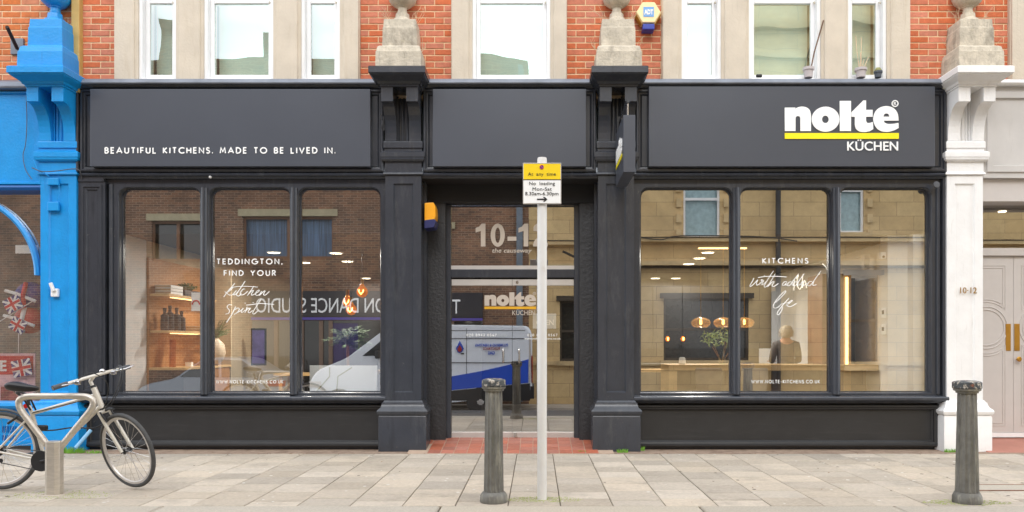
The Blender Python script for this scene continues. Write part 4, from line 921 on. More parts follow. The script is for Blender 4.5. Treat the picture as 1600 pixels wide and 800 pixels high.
sp = thing('parking_sign_pole', 'white steel pole carrying a yellow and white no loading plate', 'sign post', (xp, yp, 0))
MB().lathe((0, 0, 0), [(.039, 0), (.039, 2.76), (.036, 2.775), (.0, 2.78)], 24).build('pole', POLE, sp, smooth=40, world=False)
sg = thing('no_loading_sign', 'yellow and white kerbside sign reading At any time, No loading Mon-Sat', 'sign', (xp, yp - .05, 2.4))
ys = yp - .052; sx0, sx1 = X(817, ys), X(877, ys)
MB().box(sx0, sx1, ys, ys + .008, Z(319, ys), Z(254.5, ys)).build('sign_back', ALU, sg, bevel=.003)
zs = Z(281, ys)
MB().box(sx0 + .006, sx1 - .006, ys - .003, ys - .0005, zs + .004, Z(256, ys)).build('yellow_plate', YEL, sg)
MB().box(sx0 + .006, sx1 - .006, ys - .003, ys - .0005, Z(317.5, ys), zs - .004).build('white_plate', VINYL, sg)
m = MB(); m.box(sx0 + .002, sx1 - .002, ys - .004, ys - .0005, zs - .0035, zs + .0035)
for z_ in (Z(255.3, ys), ): m.box(sx0 + .003, sx1 - .003, ys - .004, ys - .001, z_ - .002, z_)
m.build('sign_border', INK, sg)
def ons(a, b, c, d): return (X(a, ys), X(b, ys), Z(d, ys), Z(c, ys))
OS = (0, ys - .004, 0)
text('sign_text', 'At  any  time', INK, sg, OS, UX, UZ, ons(825, 868.5, 269.5, 276.2), t=.002, sp=1.05)
text('sign_text', 'No  loading', INK, sg, OS, UX, UZ, ons(827, 867, 284.2, 291), t=.002, sp=1.05)
text('sign_text', 'Mon-Sat', INK, sg, OS, UX, UZ, ons(832, 862, 292.8, 298), t=.002, sp=1.05)
text('sign_text', '8.30am-6.30pm', INK, sg, OS, UX, UZ, ons(820.5, 872.5, 300, 307), t=.002)
fs = lambda p: (X(800 + p[0] / 7.27, ys), Z(230 + p[1] / 7.27, ys))
flat('arrow', [[fs(p) for p in [(284, 585), (372, 585), (352, 568), (372, 566), (402, 593), (372, 620), (352, 618), (372, 601), (284, 601)]]], INK, sg, OS, UX, UZ, .002)
flat('no_waiting_symbol', [[fs(p) for p in ell(337, 228, 22, 22)]], M('sign_blue', lin(30, 60, 170), .4), sg, OS, UX, UZ, .002)
flat('no_waiting_symbol', [[fs(p) for p in ell(337, 228, 24, 24)], [fs(p) for p in ell(337, 228, 18, 18)]], M('sign_red', lin(200, 60, 70), .4), sg, (0, ys - .006, 0), UX, UZ, .002)
flat('no_waiting_symbol', [[fs(p) for p in [(322, 218), (327, 213), (352, 238), (347, 243)]]], M('sign_red2', lin(210, 90, 100), .4), sg, (0, ys - .008, 0), UX, UZ, .002)
m = MB(); m.tube([(xp + .042 * cos(radians(a)), yp + .042 * sin(radians(a)), 2.66) for a in range(0, 360, 20)], .004, 6, closed=True); m.tube([(xp + .042 * cos(radians(a)), yp + .042 * sin(radians(a)), 2.47) for a in range(0, 360, 20)], .004, 6, closed=True); m.build('clamp', CHROME, sg)
# bike rack
yr = -2.78
rk = thing('bike_rack', 'brushed steel triangular cycle stand on a square post', 'bike rack', (X(85, yr), yr, 0))
xa_, xb_ = X(73.5, yr), X(96.5, yr)
m = MB(); m.prism_z([(xa_, yr - .03), (xa_ + .03, yr - .055), (xb_ - .03, yr - .055), (xb_, yr - .03), (xb_, yr + .03), (xb_ - .03, yr + .055), (xa_ + .03, yr + .055), (xa_, yr + .03)], -.01, Z(690, yr - .05)); m.build('post', STEEL, rk, bevel=.006)
pts = [Vector(pw(*q, yr)) for q in ((79, 702), (16, 619), (160, 619), (92, 702))]
pts = [pts[0]] + fillet([pts[0], pts[1], pts[2], pts[3]], .19, 10, closed=False)[1:-1] + [pts[3]]
m = MB(); m.tube(pts, .027, 16); m.build('loop_tube', STEEL, rk, smooth=50)
MB().box(xa_ - .03, xb_ + .03, yr - .1, yr + .1, -.01, .004).build('ground_collar', SLAB, rk)

# ------------------------------------------------------------------ bicycle
yb = -2.6
bk = thing('bicycle', 'white hybrid bicycle locked to the steel stand, front wheel turned to the camera', 'bicycle', (X(90, yb), yb, 0))
P2 = lambda px, py, dy=0: Vector((X(px, yb), yb + dy, Z(py, yb)))
RH = Vector((X(2, yb), yb, .345)); BBp = P2(71, 719); ST = P2(50, 646); SADT = P2(43, 622); HT, HB = P2(146.5, 606), P2(160, 638)
AX = Vector((-.46, 0, .89)).normalized(); PHI = radians(-29)
RotS = Matrix.Rotation(PHI, 4, AX)
FH0 = P2(199, 704)
def wheel(root, c, name, mtx=None):
    R = .318; t = MB(); t.tube([(R * cos(2 * pi * k / 56), 0, R * sin(2 * pi * k / 56)) for k in range(56)], .0185, 10, closed=True)
    wo_ = t.build(name, RUB, root, smooth=True, world=False)
    r = MB(); lo = []
    for k in range(57):
        a = 2 * pi * k / 56; lo.append([((.302 - q) * cos(a), y_, (.302 - q) * sin(a)) for q, y_ in ((0, -.011), (0, .011), (.018, .009), (.024, 0), (.018, -.009))])
    r.loft(lo, False, False); r.build('rim', ALU, wo_, smooth=30)
    s_ = MB()
    for k in range(28):
        a = 2 * pi * k / 28; off = (.45 if k % 4 < 2 else -.45); sy = .03 if k % 2 else -.03
        s_.tube([(.022 * cos(a + off * 2), sy, .022 * sin(a + off * 2)), (.285 * cos(a), 0, .285 * sin(a))], .0014, 4)
    s_.build('spokes', CHROME, wo_, kind='stuff')
    h = MB(); h.lathe((0, 0, 0), [(.008, -.06), (.008, -.035), (.024, -.034), (.024, -.028), (.014, -.026), (.014, .026), (.024, .028), (.024, .034), (.008, .035), (.008, .06)], 14, 'y'); h.build('hub', BLKPL, wo_, smooth=40)
    M4 = Matrix.Translation(Vector(c) - root.location) @ (mtx or Matrix.Identity(4))
    wo_.matrix_local = M4
    return wo_
wheel(bk, RH, 'rear_wheel'); wheel(bk, FH0, 'front_wheel', RotS @ Matrix.Rotation(.1, 4, 'Y'))
def tubes(name, lst, mat, parent=bk, sm=50, **kw):
    m = MB()
    for pts, r in lst: m.tube(pts, r, 12)
    return m.build(name, mat, parent, smooth=sm, **kw)
fr = tubes('frame', [((HT, HB), .024), ((P2(147, 618), ST), .0165), ((P2(158, 634), BBp), .019), ((BBp, ST, P2(45, 634)), .0165), ((P2(50, 650, -.03), RH + Vector((0, -.06, 0))), .009), ((P2(50, 650, .03), RH + Vector((0, .06, 0))), .009), ((BBp + Vector((0, -.035, 0)), RH + Vector((0, -.06, 0))), .010), ((BBp + Vector((0, .035, 0)), RH + Vector((0, .06, 0))), .010)], FRM)
tubes('bottom_bracket', [((BBp + Vector((0, -.045, 0)), BBp + Vector((0, .045, 0))), .022)], BLKPL, fr)
# down tube lettering
dv = (P2(158, 634) - BBp); dn = dv.normalized()
m = MB()
for k in range(11):
    a = BBp + dn * dv.length * (.36 + .04 * k) + Vector((0, -.0195, 0)); m.tube([a - Vector((-dn.z, 0, dn.x)) * .007, a + Vector((-dn.z, 0, dn.x)) * .007 + dn * (.006 * (k % 3 - 1))], .0022, 4)
m.build('tube_marks', INK, fr)
# chainset
cr = MB(); c0 = BBp + Vector((0, -.06, 0))
cr.lathe(c0, [(.088, -.002), (.088, .002)], 32, 'y', rf=lambda a, h: 1 + .02 * sin(a * 32)); cr.build('chainring', BLKPL, bk)
tubes('crank', [((c0 + Vector((0, -.01, 0)), P2(99, 714, -.09)), .011)], BLKPL)
m = MB(); q = P2(101, 714, -.13); m.box(q.x - .045, q.x + .045, q.y - .05, q.y + .04, q.z - .012, q.z + .012); m.build('pedal', BLKPL, bk, bevel=.006)
tubes('crank', [((BBp + Vector((0, .05, 0)), BBp + Vector((-.16, .06, .04))), .011)], BLKPL)
m = MB(); q = BBp + Vector((-.17, .1, .04)); m.box(q.x - .045, q.x + .045, q.y - .04, q.y + .05, q.z - .012, q.z + .012); m.build('pedal', BLKPL, bk, bevel=.006)
tubes('chain', [((c0 + Vector((0, .005, .086)), RH + Vector((0, -.045, .035))), .004), ((c0 + Vector((0, .005, -.086)), RH + Vector((.03, -.045, -.1))), .004)], RUB)
m = MB(); m.lathe(RH + Vector((0, -.045, 0)), [(.045, -.004), (.045, .012)], 20, 'y'); m.lathe(RH + Vector((.03, -.05, -.08)), [(.018, -.004), (.018, .004)], 12, 'y'); m.build('sprockets', BLKPL, bk)
# seat
tubes('seat_post', [((P2(46, 636), P2(42.5, 618)), .0135)], BLKPL)
sad = MB(); lo = []
sx = [(-.145, .012, .0, .012), (-.13, .062, .012, .03), (-.08, .076, .016, .042), (-.02, .06, .008, .04), (.05, .034, -.002, .03), (.11, .022, -.006, .022), (.14, .014, -.01, .014)]
for dx, hw, dz, th in sx:
    cz = P2(0, 612).z + dz * 1.3 + .045; cx_ = X(38, yb) + dx
    lo.append([(cx_, yb - .02 + hw * cos(2 * pi * k / 14), cz + (th * .7 * sin(2 * pi * k / 14) if sin(2 * pi * k / 14) > 0 else th * 1.5 * sin(2 * pi * k / 14))) for k in range(14)])
sad.loft(lo); so = sad.build('saddle', BLKPL, bk, smooth=True); ss = so.modifiers.new('s', 'SUBSURF'); ss.levels = ss.render_levels = 1
tubes('saddle_rail', [((P2(22, 612), P2(30, 619), P2(46, 619), P2(56, 611)), .004)], CHROME)
# front end (turned)
def fw(v, c=HB): return c + RotS @ (Vector(v))
crown = HB - AX * .03
def L(side, off): # local: side = across the wheel, off = forward
    return RotS @ Vector((off * AX.z, side, -off * AX.x))
legs = []
hubd = FH0 - crown; 
tubes('fork', [((crown + L(-.05, 0), crown + (FH0 - crown) * .5 + L(-.052, 0), FH0 + L(-.052, 0)), .0145), ((crown + L(.05, 0), crown + (FH0 - crown) * .5 + L(.052, 0), FH0 + L(.052, 0)), .0145), ((crown + L(-.052, 0), crown + L(.052, 0)), .017), ((HB, crown), .016)], FRM)
tubes('mudguard', [((crown + L(0, .03) + Vector((0, 0, .0)), crown + L(0, .08) - AX * .005, crown + L(0, .13) - AX * .03), .012)], BLKPL)
tubes('brake_arm', [((crown + L(-.05, .02) + AX * .0, crown + L(-.045, .035) - AX * .1), .007), ((crown + L(.05, .02), crown + L(.045, .035) - AX * .1), .007)], BLKPL)
BC = P2(147.5, 587)
tubes('headset', [((HT - AX * .0, HT + AX * .02), .024), ((HB, HB - AX * .012), .024)], BLKPL)
tubes('stem', [((HT, HT + AX * .07), .015), ((HT + AX * .065, BC), .015)], FRM)
HL = .36
b0, b1 = BC + L(-HL, -.03), BC + L(HL, -.03)
hb = tubes('handlebar', [((b0, BC + L(-.12, 0), BC + L(.12, 0), b1), .0145)], FRM)
tubes('grip', [((b0, b0 + (BC + L(-.12, 0) - b0) * .5), .021)], GREYG, hb); tubes('grip', [((b1, b1 + (BC + L(.12, 0) - b1) * .5), .021)], GREYG, hb)
for sg_ in (-1, 1):
    p0 = BC + L(sg_ * .2, -.01); tubes('brake_lever', [((p0, p0 + L(sg_ * .0, .05) - AX * .02, p0 + L(sg_ * .05, .075) - AX * .03, p0 + L(sg_ * .14, .07) - AX * .02), .0065)], CHROME, hb)
    m = MB(); q = BC + L(sg_ * .17, .01) - AX * .02; m.box(q.x - .022, q.x + .022, q.y - .02, q.y + .02, q.z - .02, q.z + .016); m.build('shifter', CHROME, hb, bevel=.008)
tubes('cables', [(catmull([BC + L(-.17, .04), BC + L(-.12, .14) + Vector((.02, 0, .0)), BC + L(-.03, .15) - AX * .14, HB + L(0, .03), P2(150, 660, -.03)]), .0042), (catmull([BC + L(.17, .04), BC + L(.16, .16) - AX * .02, BC + L(.08, .17) - AX * .17, crown + L(.02, .05)]), .0042), (catmull([BC + L(.15, .05), BC + L(.1, .2) - AX * .08, BC + L(.0, .12) - AX * .24, HB + L(.03, .0)]), .0042)], BLKPL)
tubes('rear_mudguard', [([RH + Vector((.352 * cos(radians(a)), 0, .352 * sin(radians(a)))) for a in range(35, 130, 8)], .012)], GREYG)
tubes('rear_brake', [((P2(32, 650, -.04), P2(26, 655, -.04), P2(17, 661, -.04)), .011)], BLKPL)
tubes('top_tube_cable', [([P2(148, 622, -.02), P2(100, 633, -.022), P2(52, 645, -.02)], .0035)], BLKPL)
MB().lathe(P2(44, 634, -.03), [(.02, -.008), (.02, .0)], 14, 'y').build('rear_reflector', M('reflector_red', lin(190, 30, 30), .25), bk)
m = MB()
for t_ in (.35, .5): m.lathe(BBp + dn * dv.length * t_ + Vector((-dn.z, 0, dn.x)) * .018, [(.006, -.004), (.006, .004)], 8)
m.build('cage_bolts', BLKPL, bk)
MB().lathe(tuple(BC + L(.085, .0) + AX * .018), [(.024, 0), (.024, .008), (.014, .02), (.002, .024)], 14).build('bell', CHROME, bk, smooth=40)
lo_ = thing('bike_lock', 'black cable lock looped round the steel stand and bicycle frame', 'lock', tuple(P2(70, 668)))
m = MB(); m.tube(catmull([P2(50, 640, -.02), P2(48, 618, -.12), P2(52, 611, -.22), P2(57, 616, -.12), P2(58, 640, -.02)]), .008, 8); m.tube(catmull([P2(60, 672, -.04), P2(90, 671, -.06), P2(120, 667, -.06), P2(150, 668, -.04), P2(166, 660, -.03), P2(170, 648, -.02)]), .006, 8); m.build('lock_cable', BLKPL, lo_, smooth=True)
m = MB(); q = P2(71, 667, -.05); m.box(q.x - .045, q.x + .045, q.y - .025, q.y + .025, q.z - .025, q.z + .02); m.build('lock_body', BLKPL, lo_, bevel=.012)
# ------------------------------------------------------------------ things on the upper sill
def pot(px, py0, w_, h_, mat, label, y=-.02):
    t = thing('plant_pot', label, 'plant pot', (X(px, y), y, 4.425), 'pots on the lead ledge')
    MB().lathe((0, 0, 0), [(w_ * .36, 0), (w_ * .42, h_ * .7), (w_ * .5, h_ * .72), (w_ * .5, h_), (w_ * .44, h_), (w_ * .42, h_ * .85), (.001, h_ * .84)], 20).build('pot', mat, t, smooth=40, world=False)
    return t
PGR = M('pale_grey_pot', lin(190, 182, 182), .7, var=.1)
t = pot(1263, 0, .13, .12, PGR, 'pale grey pot with one tall leaning dead stick on the ledge'); MB().tube([(.03, 0, .1), (.07, 0, .3), (.18, 0, .68)], .008, 6).build('stick', M('stick', lin(110, 84, 66), .9), t, world=False)
t = pot(1345, 0, .14, .11, PGR, 'pale pot with several thin bare stems on the ledge')
m = MB()
for dx, tz in ((-.05, .5), (.01, .48), (-.03, .25), (.04, .22), (.09, .25), (.0, .3)): m.tube([(dx * .3, 0, .09), (dx * .9, .01, .09 + tz * .5), (dx * 1.1, .01, tz)], .004, 5)
m.build('stems', DRY, t, world=False)
t = pot(1372, 0, .10, .075, M('slate_pot', lin(80, 86, 96), .6), 'small dark pot with a green cactus on the ledge'); MB().lathe((0, 0, .06), [(.03, 0), (.04, .03), (.025, .055), (.002, .06)], 12).build('cactus', M('dusty_green', lin(150, 150, 100), .8), t, smooth=True, world=False)
t = thing('small_lamp', 'tiny grey floodlight lying on the ledge below the wide right window', 'lamp', (X(1186, -.03), -.03, 4.425)); MB().box(-.035, .035, -.02, .02, 0, .035).build('lamp_casing', BLKPL, t, bevel=.01, world=False)
t = thing('wall_spotlight', 'small round black spotlight at the top right corner of the right window', 'spotlight', (4.8, 0, 3.16)); MB().lathe((X(1462, 0), -.02, Z(289, 0)), [(.01, .04), (.03, .03), (.04, 0), (.035, -.012), (.001, -.014)], 20, 'y').build('spot_housing', GREYG, t, smooth=30)
t = thing('cable_clip', 'knot of black cable hanging beside the bracket left of the door', 'cable', (X(596, -.1), -.1, Z(190, -.1))); MB().tube(catmull([pw(597, 178, -.12), pw(594, 184, -.12), pw(598, 190, -.12), pw(597, 200, -.12), pw(600, 203, -.1), pw(599, 182, -.1)]), .007, 6).build('cable', BLKPL, t)
t = thing('round_sensor', 'tiny white dome on the beam above the left windows', 'sensor', (X(328, 0), 0, Z(276, 0))); MB().lathe((X(328, -.01), -.02, Z(276.5, -.01)), [(.015, .03), (.015, .01), (.008, 0)], 12, 'y').build('dome', WHT, t)

# ------------------------------------------------------------------ showroom interior
def struct(name, mb, mat, **kw): return mb.build(name, mat, kind='structure', **kw)
YI = .32
struct('showroom_floor', MB().box(-5.4, 4.9, .8, 7.2, -.02, .03).box(-5.4, -1.42, .3, .8, -.02, .03).box(.79, 4.9, .3, .8, -.02, .03), FLOORI)
struct('showroom_ceiling', MB().box(-5.4, -1.42, .3, .9, 2.62, 2.7).box(.79, 4.9, .3, .9, 2.62, 2.7).box(-5.4, 4.9, .9, 7.2, 2.62, 2.7), CEIL)
for a, b in ((-5.4, -1.42), (.79, 4.9)): struct('ceiling_bulkhead', MB().box(a, b, .345, .42, 2.7, 3.35), CEIL)
struct('lobby_ceiling', MB().box(-1.42, .79, .62, 1.6, 3.05, 3.1).box(-1.42, .79, 1.6, 1.65, 2.7, 3.1), CEIL)
struct('side_wall', MB().box(-5.3, -5.08, .31, .92, .03, 2.62), PLAS)
struct('side_wall', MB().box(-5.3, -5.08, .921, 7.1, .03, 2.62), PLASB)
struct('side_wall', MB().box(4.62, 4.86, .31, 7.1, .03, 2.62), PLAS)
struct('wall_pier', MB().box(4.37, 4.619, .45, .66, .03, 2.62), PLAS)
struct('back_wall', MB().box(-5.3, 4.86, 7.1, 7.2, .03, 2.62), M('back_wall_taupe', lin(44, 40, 38), .8))
struct('partition_wall', MB().box(-2.45, -1.0, 5.0, 5.1, .03, 2.62), M('dark_partition', lin(40, 36, 34), .8))
# downlights: the lamps the photograph shows lit in the ceiling
def downlight(px, py, power=38, n=[0]):
    d = 1.37 * FPX / (540 - py); y = d + CAMY; x_ = (px - 838) * d / FPX
    if y > 6.8: y = 6.6; d = y - CAMY; x_ = (px - 838) * d / FPX
    n[0] += 1
    t = thing('downlight', DL[n[0] - 1], 'ceiling light', (x_, y, 2.62), 'round downlights lit in the showroom ceiling')
    m = MB(); m.lathe((0, 0, -.022), [(.085, 0), (.09, .02)], 20); m.build('light_disc', LAMP, t, world=False)
    m = MB(); m.tube([(.1 * cos(2 * pi * k / 20), .1 * sin(2 * pi * k / 20), -.008) for k in range(20)], .01, 6, closed=True); m.build('trim_ring', ALU, t, world=False)
    l = bpy.data.lights.new('downlight_beam', 'AREA'); l.energy = power; l.shape = 'DISK'; l.size = .16; l.color = (1, .93, .84)
    lo = bpy.data.objects.new('downlight_beam', l); COL.objects.link(lo); lo.parent = t; lo.location = (0, 0, -.04)
DL = ['lit round downlight high above the script lettering in the left windows', 'lit downlight at the left edge of the third left pane', 'lit downlight above the amber bulbs, left one', 'lit downlight above the amber bulbs, lower right one', 'lit downlight nearest the pilaster in the third left pane',
      'highest of the lit downlights in the first right pane', 'second lit downlight in the first right pane', 'third lit downlight in the first right pane', 'low left lit downlight in the first right pane', 'low right lit downlight in the first right pane', 'lit downlight over the door passage']
for q in ((428, 393), (476, 409), (525, 394), (543, 407), (572, 436), (1106, 393), (1093, 402), (1076, 411), (1024, 438), (1056, 438)): downlight(*q)
t = thing('linear_ceiling_light', 'long thin warm ceiling light above the right window pendants', 'ceiling light', (X(1130, 1.65), 1.65, 2.6)); MB().box(X(1092, 1.65), X(1167, 1.65), 1.65, 1.69, 2.60, 2.618).build('light_bar', LEDS, t)
# wood lined niche with shelves on the left side wall
sh = thing('shelving_unit', 'orange oak backed shelving with a dark cabinet behind the first left pane', 'shelves', (-5.0, 1.7, 0))
m = MB(); m.box(-5.078, -5.05, .93, 2.55, .03, 2.4); m.build('back_panel', WOODO, sh)
m = MB(); m.box(-5.078, -4.6, 2.551, 2.59, .03, 2.4); m.build('side_panel', PLASB, sh)
for z_ in (1.90, 1.42):
    m = MB(); m.box(-5.049, -4.80, .95, 2.5, z_, z_ + .03); s_ = m.build('shelf', WOODL, sh); MB().box(-4.9, -4.86, 1.2, 2.4, z_ - .012, z_ - .002).build('shelf_light', LEDS, s_)
m = MB(); m.box(-5.049, -4.60, .93, 1.9, .03, .93); m.build('cabinet', DGREY, sh); m = MB(); m.box(-5.049, -4.59, .92, 2.55, .932, .962); m.build('cabinet_top', WOODL, sh); m = MB(); m.box(-5.049, -4.60, 1.905, 2.5, .03, .93); m.build('cabinet', WOODO, sh)
for i, (z_, y_, n_, lb_) in enumerate(((1.931, 1.05, 3, 'stack of three white books on the upper oak shelf'), (1.451, 2.0, 2, 'two white books lying on the lower oak shelf'))):
    for k in range(n_):
        b = MB(); b.box(-5.03, -4.82, y_, y_ + .36, z_ + k * .042, z_ + k * .042 + .036)
        t = thing('book', (['lowest', 'middle', 'topmost'][k] if n_ == 3 else ['lower', 'upper'][k]) + (' white book of the stack on the upper oak shelf' if n_ == 3 else ' white book of the pair lying on the lower oak shelf'), 'book', (-4.92, y_ + .1, z_ + k * .042), 'white books on the oak shelves')
        b.build('cover', VINYL, t)
        MB().box(-5.028, -4.822, y_ - .002, y_ + .358, z_ + k * .042 + .006, z_ + k * .042 + .03).build('pages', PLASB, t)
def leaves(c, r, n_, ls, seed, mat, parent, flatten=1.0, name='foliage'):
    rr = random.Random(seed); g = MB()
    for k in range(n_):
        v = Vector((rr.gauss(0, 1), rr.gauss(0, 1), rr.gauss(0, 1))).normalized() * (rr.random() ** .45) * r; v.z *= flatten
        a = Vector((rr.gauss(0, 1), rr.gauss(0, 1), rr.gauss(0, 1))).normalized() * ls; b = a.orthogonal().normalized() * ls * .35; p = Vector(c) + v
        g.add([p - a, p + b, p + a, p - b], [(0, 1, 2, 3)])
    return g.build(name, mat, parent, kind='stuff')
def fronds(c, n_, ln, lf, seed, parent, mat=None, up=.6):
    rr = random.Random(seed); g = MB()
    for k in range(n_):
        a = rr.uniform(0, 2 * pi); L_ = ln * rr.uniform(.6, 1.1); d = Vector((cos(a), sin(a), 0)); P0 = Vector(c); pts = []
        e = rr.uniform(.3, 1.3)
        for q in range(9):
            t_ = q / 8; pts.append(P0 + d * L_ * t_ * cos(e) + Vector((0, 0, L_ * (sin(e) * t_ * 1.2 - .55 * t_ * t_ * up * 1.6))))
        g.tube(pts, .003, 4)
        for q in range(2, 9):
            for sd_ in (-1, 1):
                for w_ in range(2):
                    s2 = d.cross(Vector((0, 0, 1))) * sd_ * lf * rr.uniform(.7, 1.2) + d * lf * .6 + Vector((0, 0, rr.uniform(-.4, .3) * lf)); p = pts[q] - (pts[q] - pts[q - 1]) * .5 * w_; b = s2.orthogonal().normalized() * lf * .13
                    g.add([p, p + s2 * .5 + b, p + s2, p + s2 * .5 - b], [(0, 1, 2, 3)])
    return g.build('foliage', mat or LEAF, parent, kind='stuff')
t = thing('shelf_planter', 'dark trough of small green plants on the upper oak shelf', 'planter', (-4.92, 1.75, 1.93)); MB().box(-5.02, -4.83, 1.5, 2.0, 1.931, 2.02).build('trough', DGREY, t, bevel=.01); leaves((-4.92, 1.75, 2.06), .14, 160, .03, 3, LEAF, t, .5)
for k, (yy, hh) in enumerate(((1.05, .26), (1.2, .3), (1.4, .28), (1.55, .24))):
    t = thing('bottle', ['short dark bottle', 'tallest dark bottle', 'third dark bottle', 'last dark bottle'][k] + ' from the left on the lower oak shelf', 'bottle', (-4.9, yy, 1.45), 'dark bottles on the lower oak shelf')
    MB().lathe((-4.9, yy, 1.451), [(.05, 0), (.052, .02), (.05, hh * .75), (.02, hh * .85), (.02, hh)], 16).build('bottle_body', DGREY, t, smooth=40); MB().lathe((-4.9, yy, 1.451 + hh), [(.024, 0), (.024, .035)], 10).build('stopper', BLKPL, t)
t = thing('brochure_stand', 'orange oak brochure leaning upright on the cabinet top', 'brochure', (-4.8, 1.2, .96)); m = MB(); m.add([(-4.95, 1.30, .963), (-4.80, 1.15, .963), (-4.84, 1.25, 1.33), (-4.99, 1.40, 1.33), (-4.96, 1.31, .963), (-4.81, 1.16, .963), (-4.85, 1.26, 1.33), (-5.0, 1.41, 1.33)], [(0, 1, 2, 3), (4, 7, 6, 5), (0, 4, 5, 1), (1, 5, 6, 2), (2, 6, 7, 3), (3, 7, 4, 0)]); m.build('brochure_board', M('orange_board', lin(216, 140, 48), .5), t)
MB().box(-4.85, -4.77, 1.55, 1.62, .963, 1.02).build('card_block', VINYL, t)
t = thing('potted_shrub', 'round cream vase with a feathery green plant beside the oak shelves', 'potted plant', (-4.56, 1.75, .05)); c = (-4.56, 1.75, .965)
MB().lathe((-4.70, 2.15, .963), [(.06, 0), (.13, .06), (.17, .18), (.15, .30), (.09, .37), (.07, .39)], 24).build('vase', M('cream_ceramic', lin(226, 204, 176), .5), t, smooth=True); fronds((-4.70, 2.15, 1.34), 34, .32, .04, 8, t, up=.3)
m = MB()
for k in range(8): m.tube([(-4.70, 2.15, 1.3), (-4.70 + .2 * cos(k), 2.15 + .1 * sin(k), 1.62)], .004, 4)
m.build('stems', LEAF, t)
t = thing('window_poster', 'small white notice with a red arch hanging behind the first left mullion', 'poster', (X(305, .4), .4, Z(472, .4)))
m = MB(); m.box(X(299, .4), X(313, .4), .4, .404, Z(486, .4), Z(457, .4)); m.build('sheet', VINYL, t)
m = MB(); m.tube([(X(306, .395) + .045 * cos(radians(a)), .397, Z(476, .395) + .05 * sin(radians(a))) for a in range(0, 181, 20)], .009, 6); m.build('red_arch', RED, t)
# middle left pane: screens
SCR = M('screen_picture', lin(70, 60, 110), .3, var=.6, scale=3, emit=.2)
for (a, b, c_, d_, lb_) in ((392, 415, 513, 571, 'dark framed wall screen with a purple picture seen through the middle left pane'),):
    t = thing('wall_screen', lb_, 'screen', (X(403, 4.2), 4.2, 1.0)); MB().box(X(a, 4.2), X(b, 4.2), 4.2, 4.25, Z(d_, 4.2), Z(c_, 4.2)).build('screen_frame', BLKPL, t); MB().box(X(a + 2, 4.19), X(b - 2, 4.19), 4.19, 4.198, Z(d_ - 3, 4.19), Z(c_ + 3, 4.19)).build('screen_face', SCR, t)
t = thing('long_table', 'long pale dining table far back in the left showroom', 'table', (-3.6, 4.4, 0)); MB().box(-4.6, -2.9, 4.5, 5.2, .72, .76).build('tabletop', WOODL, t)
for q in ((-4.5, 4.6), (-3.0, 4.6), (-4.5, 5.1), (-3.0, 5.1)): MB().box(q[0] - .03, q[0] + .03, q[1] - .03, q[1] + .03, .03, .72).build('leg', WOODL, t)
# white desk and monitor, amber bulbs, tall plant in the third pane
t = thing('display_desk', 'white fronted desk standing behind the third left pane', 'desk', (X(536, .6), .6, 0)); MB().box(X(484, .5), X(589, .5), .5, .54, .03, Z(571, .5)).build('front_panel', VINYL, t); MB().box(X(486, .5), X(587, .5), .545, 1.1, .9, .93).build('desk_top', WOODL, t)
m = MB()
for q in ((505, 515, 488, 30), (540, 528, 520, 26)): m.tube([(X(q[0] + 10, .498), .499, Z(574, .5)), (X(q[1], .498), .499, Z(588, .5)), (X(q[2] + 6, .498), .499, Z(612, .5))], .008, 5)
m.build('marble_veining', M('sage_print', lin(190, 186, 150), .6), t)
t = thing('desk_monitor', 'dark monitor seen from behind on the white desk', 'monitor', (X(577, .8), .8, .93)); MB().box(X(566, .8), X(590, .8), .8, .82, .98, 1.22).build('monitor_shell', DGREY, t, bevel=.004); MB().box(X(575, .8), X(581, .8), .81, .86, .93, 1.0).build('monitor_foot', DGREY, t)
AG = M('amber_glass', lin(220, 120, 40), .15, var=.3, scale=14, emit=.9)
def bulb(px, py, y, r, label, top=2.62):
    x_, z_ = X(px, y), Z(py, y); t = thing('pendant_bulb', label, 'pendant lamp', (x_, y, z_), 'amber pendant lamps behind the glass')
    MB().tube([(0, 0, r * 1.5), (0, 0, top - z_)], .004, 6).build('cord', BLKPL, t, world=False)
    MB().lathe((0, 0, 0), [(.01, -r * .98), (r * .6, -r * .8), (r * .95, -r * .3), (r, .0), (r * .85, r * .5), (r * .4, r * 1.05), (.02, r * 1.4)], 16).build('glass_bulb', AG, t, smooth=True, world=False)
    MB().lathe((0, 0, r * 1.35), [(.022, 0), (.022, .07)], 10).build('socket', BRASS, t, world=False)
    m = MB(); m.tube([(-.02, -.0, r * 1.2), (-.03, -r - .004, 0), (.0, -r - .006, -r * .5), (.03, -r - .004, 0), (.02, -.0, r * 1.2)], .006, 5); m.build('filament', AMB, t, world=False)
bulb(543, 472, 1.6, .072, 'amber bulb hanging leftmost of three in the third left pane'); bulb(566, 456, 1.7, .08, 'highest amber bulb nearest the pilaster in the third left pane'); bulb(549, 484, 1.5, .075, 'lowest amber bulb in the middle of three in the third left pane')
t = thing('tall_houseplant', 'tall dark green leafy plant behind the desk in the third left pane', 'houseplant', (X(545, 1.9), 1.9, 0)); MB().lathe((X(545, 1.9), 1.9, .03), [(.12, 0), (.16, .3), (.15, .32)], 16).build('plant_pot', DGREY, t); MB().tube([(X(545, 1.9), 1.9, .3), (X(543, 1.9), 1.9, 1.4)], .02, 6).build('trunk', WOODO, t); fronds((X(545, 1.9), 1.9, 1.25), 44, .42, .08, 5, t)
